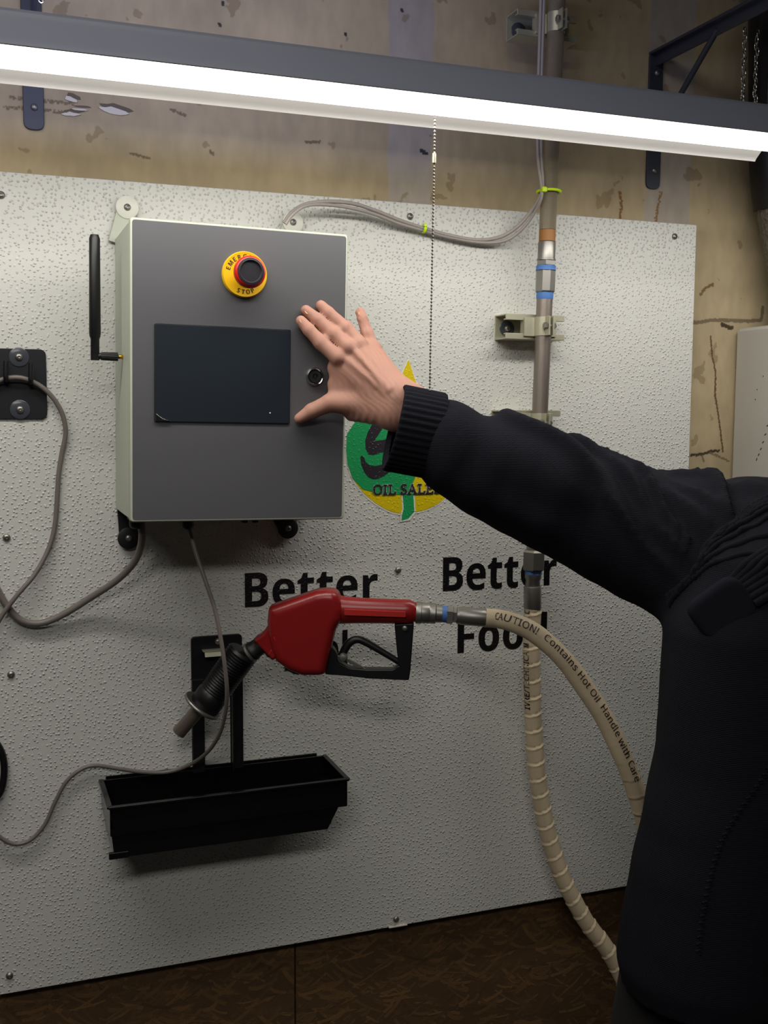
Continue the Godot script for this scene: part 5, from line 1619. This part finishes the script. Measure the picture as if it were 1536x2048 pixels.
	var palm := [[w1, .0215, w2, .0200], [w1, .0205, Vector3(0.5202, 1.684, 0.208), .0118], [w1, .0205, Vector3(0.4982, 1.6868, 0.211), .0128], [w1, .0205, Vector3(0.4841, 1.6816, 0.211), .0132], [w2, .0205, Vector3(0.4715, 1.6675, 0.209), .0132],
		[w2, .0200, Vector3(0.5051, 1.6091, 0.226), .0180], [Vector3(0.5065, 1.6133, 0.222), .0150, Vector3(0.4784, 1.6566, 0.206), .0120], [Vector3(0.4839, 1.6132, 0.212), .0120, Vector3(0.4635, 1.6565, 0.202), .0085], [Vector3(0.4655, 1.6089, 0.205), .0100, Vector3(0.4615, 1.6342, 0.199), .0060], [w2, .0200, Vector3(0.4884, 1.595, 0.21), .0120],
		[w1, .0215, Vector3(0.5592, 1.6093, 0.27), .0240], [w2, .0210, Vector3(0.5602, 1.5886, 0.268), .0230]]
	var tendons := [[Vector3(0.4725, 1.6711, 0.224), .0032, Vector3(0.5156, 1.6226, 0.272), .0030], [Vector3(0.4839, 1.6821, 0.229), .0034, Vector3(0.518, 1.6266, 0.277), .0030], [Vector3(0.4986, 1.6846, 0.227), .0032, Vector3(0.5224, 1.6294, 0.277), .0028], [Vector3(0.5174, 1.6798, 0.22), .0028, Vector3(0.5279, 1.6308, 0.274), .0026]]
	var knuckle := [[Vector3(0.4631, 1.673, 0.2215), .0075], [Vector3(0.4775, 1.6875, 0.2265), .0078], [Vector3(0.4943, 1.6915, 0.2245), .0072], [Vector3(0.5172, 1.6863, 0.2165), .0064], [Vector3(0.4442, 1.6946, 0.2075), .0070], [Vector3(0.4606, 1.7052, 0.211), .0074], [Vector3(0.4778, 1.7133, 0.21), .0068], [Vector3(0.5118, 1.707, 0.206), .0056]]
	var hand := func(p: Vector3) -> float:
		var d := bones_sd(p, palm, 0.014)
		for q: Array in tendons:
			var ab: Vector3 = q[2] - q[0]
			var u := clampf((p - q[0]).dot(ab) / ab.length_squared(), 0.0, 1.0)
			d = smin(d, p.distance_to(q[0] + ab * u) - lerpf(q[1], q[3], u), 0.006)
		var dall := 1e3
		for i in 5:
			var df := 1e3
			for k in 3:
				var q: Array = hb[i * 3 + k]
				var ab: Vector3 = q[2] - q[0]
				var u := clampf((p - q[0]).dot(ab) / ab.length_squared(), 0.0, 1.0)
				df = smin(df, p.distance_to(q[0] + ab * u) - lerpf(q[1], q[3], u), 0.003)
			# creases over the finger joints
			if absf(df) < 0.004 and i < 4:
				for k in 2:
					var c: Vector3 = fingers[i][k * 2 + 2]
					var dr: Vector3 = (fingers[i][k * 2 + 4] - c).normalized()
					var x := (p - c).dot(dr)
					df += 0.0005 * exp(-pow(x / 0.006, 2)) * sin(x * 2400.0) * clampf((p.z - c.z) * 200.0, 0.0, 1.0)
			dall = smin(dall, df, 0.0012)
		d = smin(d, dall, 0.006)
		for q: Array in knuckle:
			d = smin(d, p.distance_to(q[0] - Vector3(0, 0, .0035)) - q[1] * 0.82, 0.009)
		if absf(d) < 0.003: d += 0.0004 * sin(p.x * 900.0 + p.y * 520.0 + 3.0 * sin(p.y * 160.0)) * smoothstep(.60, .52, p.x) * smoothstep(.44, .50, p.x)
		return d
	mb.net(hand, Vector3(.405, 1.555, .17), Vector3(.66, 1.775, .31), 0.0021)
	# left hand at the side, fingers slightly curled
	var lh := []
	var dn := (wr_l - el_l).normalized()
	for k in 4:
		var b0 := wr_l + dn * .085 + Vector3(.028 - .019 * k, 0, .006 * absf(k - 1.5))
		var m0 := b0 + dn * .038 + Vector3(-.006, -.006, .0)
		lh.append([wr_l + dn * .01, .018, b0, .011])
		lh.append([b0, .0098, m0, .0088])
		lh.append([m0, .0088, m0 + dn * .026 + Vector3(-.016, -.006, -.004), .0075])
	lh.append([wr_l + dn * .02, .016, wr_l + dn * .06 + Vector3(-.045, 0, .02), .011])
	lh.append([wr_l + dn * .06 + Vector3(-.045, 0, .02), .011, wr_l + dn * .095 + Vector3(-.052, 0, .022), .009])
	mb.net(func(p: Vector3) -> float: return bones_sd(p, lh, 0.004), wr_l - Vector3(.11, .19, .09), wr_l + Vector3(.11, .05, .17), 0.004)
	obj("body", mb, M.skin, t)
	# nails
	for q: Array in [[Vector3(0.4183, 1.7218, 0.2), Vector2(-.60, .80), .0044], [Vector3(0.427, 1.7355, 0.195), Vector2(-.72, .69), .0044], [Vector3(0.4495, 1.7426, 0.195), Vector2(-.68, .73), .0042], [Vector3(0.5045, 1.7347, 0.1968), Vector2(-.18, .96), .0036]]:
		mb = MB.new()
		var d: Vector2 = q[1].normalized()
		var y := Vector3(d.x, d.y, -.28).normalized()
		var zz := Vector3(.10, .25, .95)
		zz = (zz - y * zz.dot(y)).normalized()
		var xf := Transform3D(Basis(y.cross(zz), y, zz), q[0])
		var pl := PackedVector2Array()
		for k in 14:
			var a := TAU * k / 14
			pl.append(Vector2(cos(a) * q[2] * 0.95, sin(a) * q[2] * 1.15))
		mb.prism(pl, -.0016, .0006, 0.0006, xf)
		obj("fingernail", mb, M.nail, t)
	# ---- clothes
	mb = MB.new()
	mb.net(jacket_sd, Vector3(.52, .80, .22), Vector3(1.52, 1.66, .74), 0.0062)
	var hidden := [[sh_l, .088, Vector3(torso[8][1] + .06, torso[8][0] - .02, .56), .10], [sh_l, .088, el_l, .068], [el_l, .068, wr_l + (el_l - wr_l) * .08, .055]]
	mb.net(func(p: Vector3) -> float: return bones_sd(p, hidden, 0.02), Vector3(.98, .85, .42), Vector3(1.62, 1.64, .92), 0.012)
	var jacket := obj("jacket", mb, M.jacket, t)
	# ribbed cuff: lengthwise ribs, turned edge
	var c0: Vector3 = Vector3(0.5204, 1.5759, 0.287)
	var c1: Vector3 = Vector3(0.5787, 1.5645, 0.301)
	var cr0: float = 0.0597
	var cr1: float = 0.0594
	mb = MB.new()
	var cx := (c1 - c0).normalized()
	var cu := (Vector3.UP - cx * cx.dot(Vector3.UP)).normalized()
	cu = (cu + cx * 0.06).normalized()
	var cz := cx.cross(cu).normalized()
	var rings := []
	var prof := [[0.10, 0.74], [0.02, 0.90], [0.0, 0.955], [0.015, 0.985], [0.06, 1.0], [0.93, 1.0], [0.985, 0.985], [1.0, 0.95], [0.99, 0.86]]
	var seg := 240
	for q: Array in prof:
		var ring := PackedVector3Array()
		for k in seg:
			var a := TAU * k / seg
			var rib := 1.0 + (0.014 * sin(a * 40.0) if q[0] > 0.01 and q[0] < 0.98 else 0.0)
			var r: float = lerpf(cr0, cr1, q[0]) * q[1] * rib
			ring.append(c0.lerp(c1, q[0]) + cu * sin(a) * r + cz * cos(a) * r * 0.78)
		rings.append(ring)
	for i in rings.size() - 1:
		for k in seg:
			var k2 := (k + 1) % seg
			var cc: Vector3 = c0.lerp(c1, prof[i][0])
			var na: Vector3 = ((rings[i][k2] - rings[i][(k + seg - 1) % seg]) as Vector3).cross(rings[i + 1][k] - rings[i][k]).normalized()
			var nb: Vector3 = ((rings[i][(k + 2) % seg] - rings[i][k]) as Vector3).cross(rings[i + 1][k2] - rings[i][k2]).normalized()
			if na.dot(rings[i][k] - cc) < 0.0: na = -na
			if nb.dot(rings[i][k2] - cc) < 0.0: nb = -nb
			mb.quad(rings[i][k], rings[i][k2], rings[i + 1][k2], rings[i + 1][k], na, nb, nb, na)
	obj("ribbed_cuff", mb, M.rib, jacket)
	# chunky ribbed band from armhole to neck
	var ja: Vector3 = Vector3(0.8154, 1.3644, 0.508)
	var jb: Vector3 = Vector3(0.9571, 1.5135, 0.575)
	var across: Vector3 = (Vector3(0.8502, 1.398, 0.563) as Vector3) - (Vector3(0.8289, 1.431, 0.545) as Vector3)
	mb = MB.new()
	for k in 8:
		var off := across * (0.05 + 0.23 * k)
		var pts := PackedVector3Array()
		var m := 70
		for i in m + 1:
			var u := float(i) / m
			pts.append(on_jacket(ja.lerp(jb, u) + off * smoothstep(-0.15, 0.35, u) + Vector3(0, -.004 * sin(u * PI), .0)))
		mb.tube(pts, func(s: float, _a: float, _i: int) -> float: return 0.0042 + 0.0008 * sin(s * 800.0 + k * 2.0), 8, true, 1.0)
	obj("ribbed_band", mb, M.rib, jacket)
	# strap with suede tab on the chest
	mb = MB.new()
	var sa: Vector3 = Vector3(0.8389, 1.3807, 0.614)
	var sb: Vector3 = Vector3(0.8988, 1.4464, 0.645)
	var sx := (Vector3(0.8463, 1.3725, 0.618) as Vector3) - sa
	for k in 7:
		var pts := PackedVector3Array()
		for i in 25:
			pts.append(on_jacket(sa.lerp(sb, i / 24.0) + sx * (k - 3) * 0.75 + Vector3(0, 0, .0)) + Vector3(0, 0, .006))
		mb.tube(pts, func(_s: float, _a: float, _i: int) -> float: return 0.0055, 8)
	obj("chest_strap", mb, M.rib, jacket)
	mb = MB.new()
	var t0 := on_jacket((Vector3(0.8359, 1.374, 0.62) as Vector3) + Vector3(0, 0, .0))
	var t1 := on_jacket((Vector3(0.8113, 1.3469, 0.605) as Vector3) + Vector3(0, 0, .0))
	var tu := (t1 - t0).normalized()
	var tn := Vector3(-.35, .15, .92)
	tn = (tn - tu * tn.dot(tu)).normalized()
	var tf := Transform3D(Basis(tu, tn.cross(tu), tn), (t0 + t1) * 0.5 + tn * 0.006)
	var ti := tf.affine_inverse()
	var tp := rounded(rect(-.036, -.030, .036, .030), 0.018, 4)
	mb.net(func(p: Vector3) -> float: return pillow_sd(ti * p, tp, .010, .0095), t1.min(t0) - Vector3(.05, .05, .04), t0.max(t1) + Vector3(.05, .05, .05), 0.003)
	obj("suede_tab", mb, M.suede, jacket)
	mb = MB.new()
	var zp := PackedVector3Array()
	for q: Vector3 in smooth([Vector3(0.856, 1.2205, 0.674), Vector3(0.8408, 1.1841, 0.667), Vector3(0.8198, 1.1475, 0.658), Vector3(0.8003, 1.1056, 0.649), Vector3(0.7896, 1.0617, 0.645), Vector3(0.781, 1.0135, 0.644), Vector3(0.7751, 0.9657, 0.645)], 10):
		zp.append(on_jacket(q + Vector3(0, 0, .0)) + Vector3(0, 0, .001))
	zp = even(zp, 0.0042)
	for i in zp.size():
		mb.box(zp[i] + Vector3(0.0022 if i % 2 else -0.0022, 0, .001), Vector3(.0062, .0022, .0028), 0.0005)
	obj("zipper", mb, M.zip, jacket)
	mb = MB.new()
	var leg := [[hip + Vector3(-.06, 0.0, 0), .085, knee_l, .082], [knee_l, .082, Vector3(knee_l.x, .10, .48), .070], [hip + Vector3(.06, 0.0, 0), .085, knee_r, .082], [knee_r, .082, Vector3(knee_r.x, .10, .54), .070], [hip + Vector3(-.05, 0.03, 0), .09, hip + Vector3(.05, 0.03, 0), .09]]
	mb.net(func(p: Vector3) -> float: return bones_sd(p, leg, 0.03), Vector3(.72, .02, .35), Vector3(1.30, 1.06, .72), 0.012)
	obj("trousers", mb, M.trousers, t)
	for k in 2:
		var at := Vector3([knee_l.x, knee_r.x][k], 0, [.48, .54][k])
		mb = MB.new()
		var sh := [[at + Vector3(0, .045, -.05), .044, at + Vector3(-.03, .040, .10), .040], [at + Vector3(0, .09, -.02), .045, at + Vector3(0, .05, -.02), .045]]
		mb.net(func(p: Vector3) -> float: return maxf(bones_sd(p, sh, 0.03), 0.002 - p.y), at + Vector3(-.12, -.01, -.14), at + Vector3(.10, .17, .19), 0.008)
		obj("shoe", mb, M.shoe, t)
	mb = MB.new()
	var hr := [[fc + Vector3(.01, .055, -.02), .090, fc + Vector3(.03, .0, -.03), .088]]
	mb.net(func(p: Vector3) -> float: return maxf(bones_sd(p, hr, 0.02), (p - fc - Vector3(0, .05, 0)).dot(look) - .035), head - Vector3(.18, .16, .18), head + Vector3(.18, .2, .18), 0.008)
	obj("hair", mb, M.hair, t)
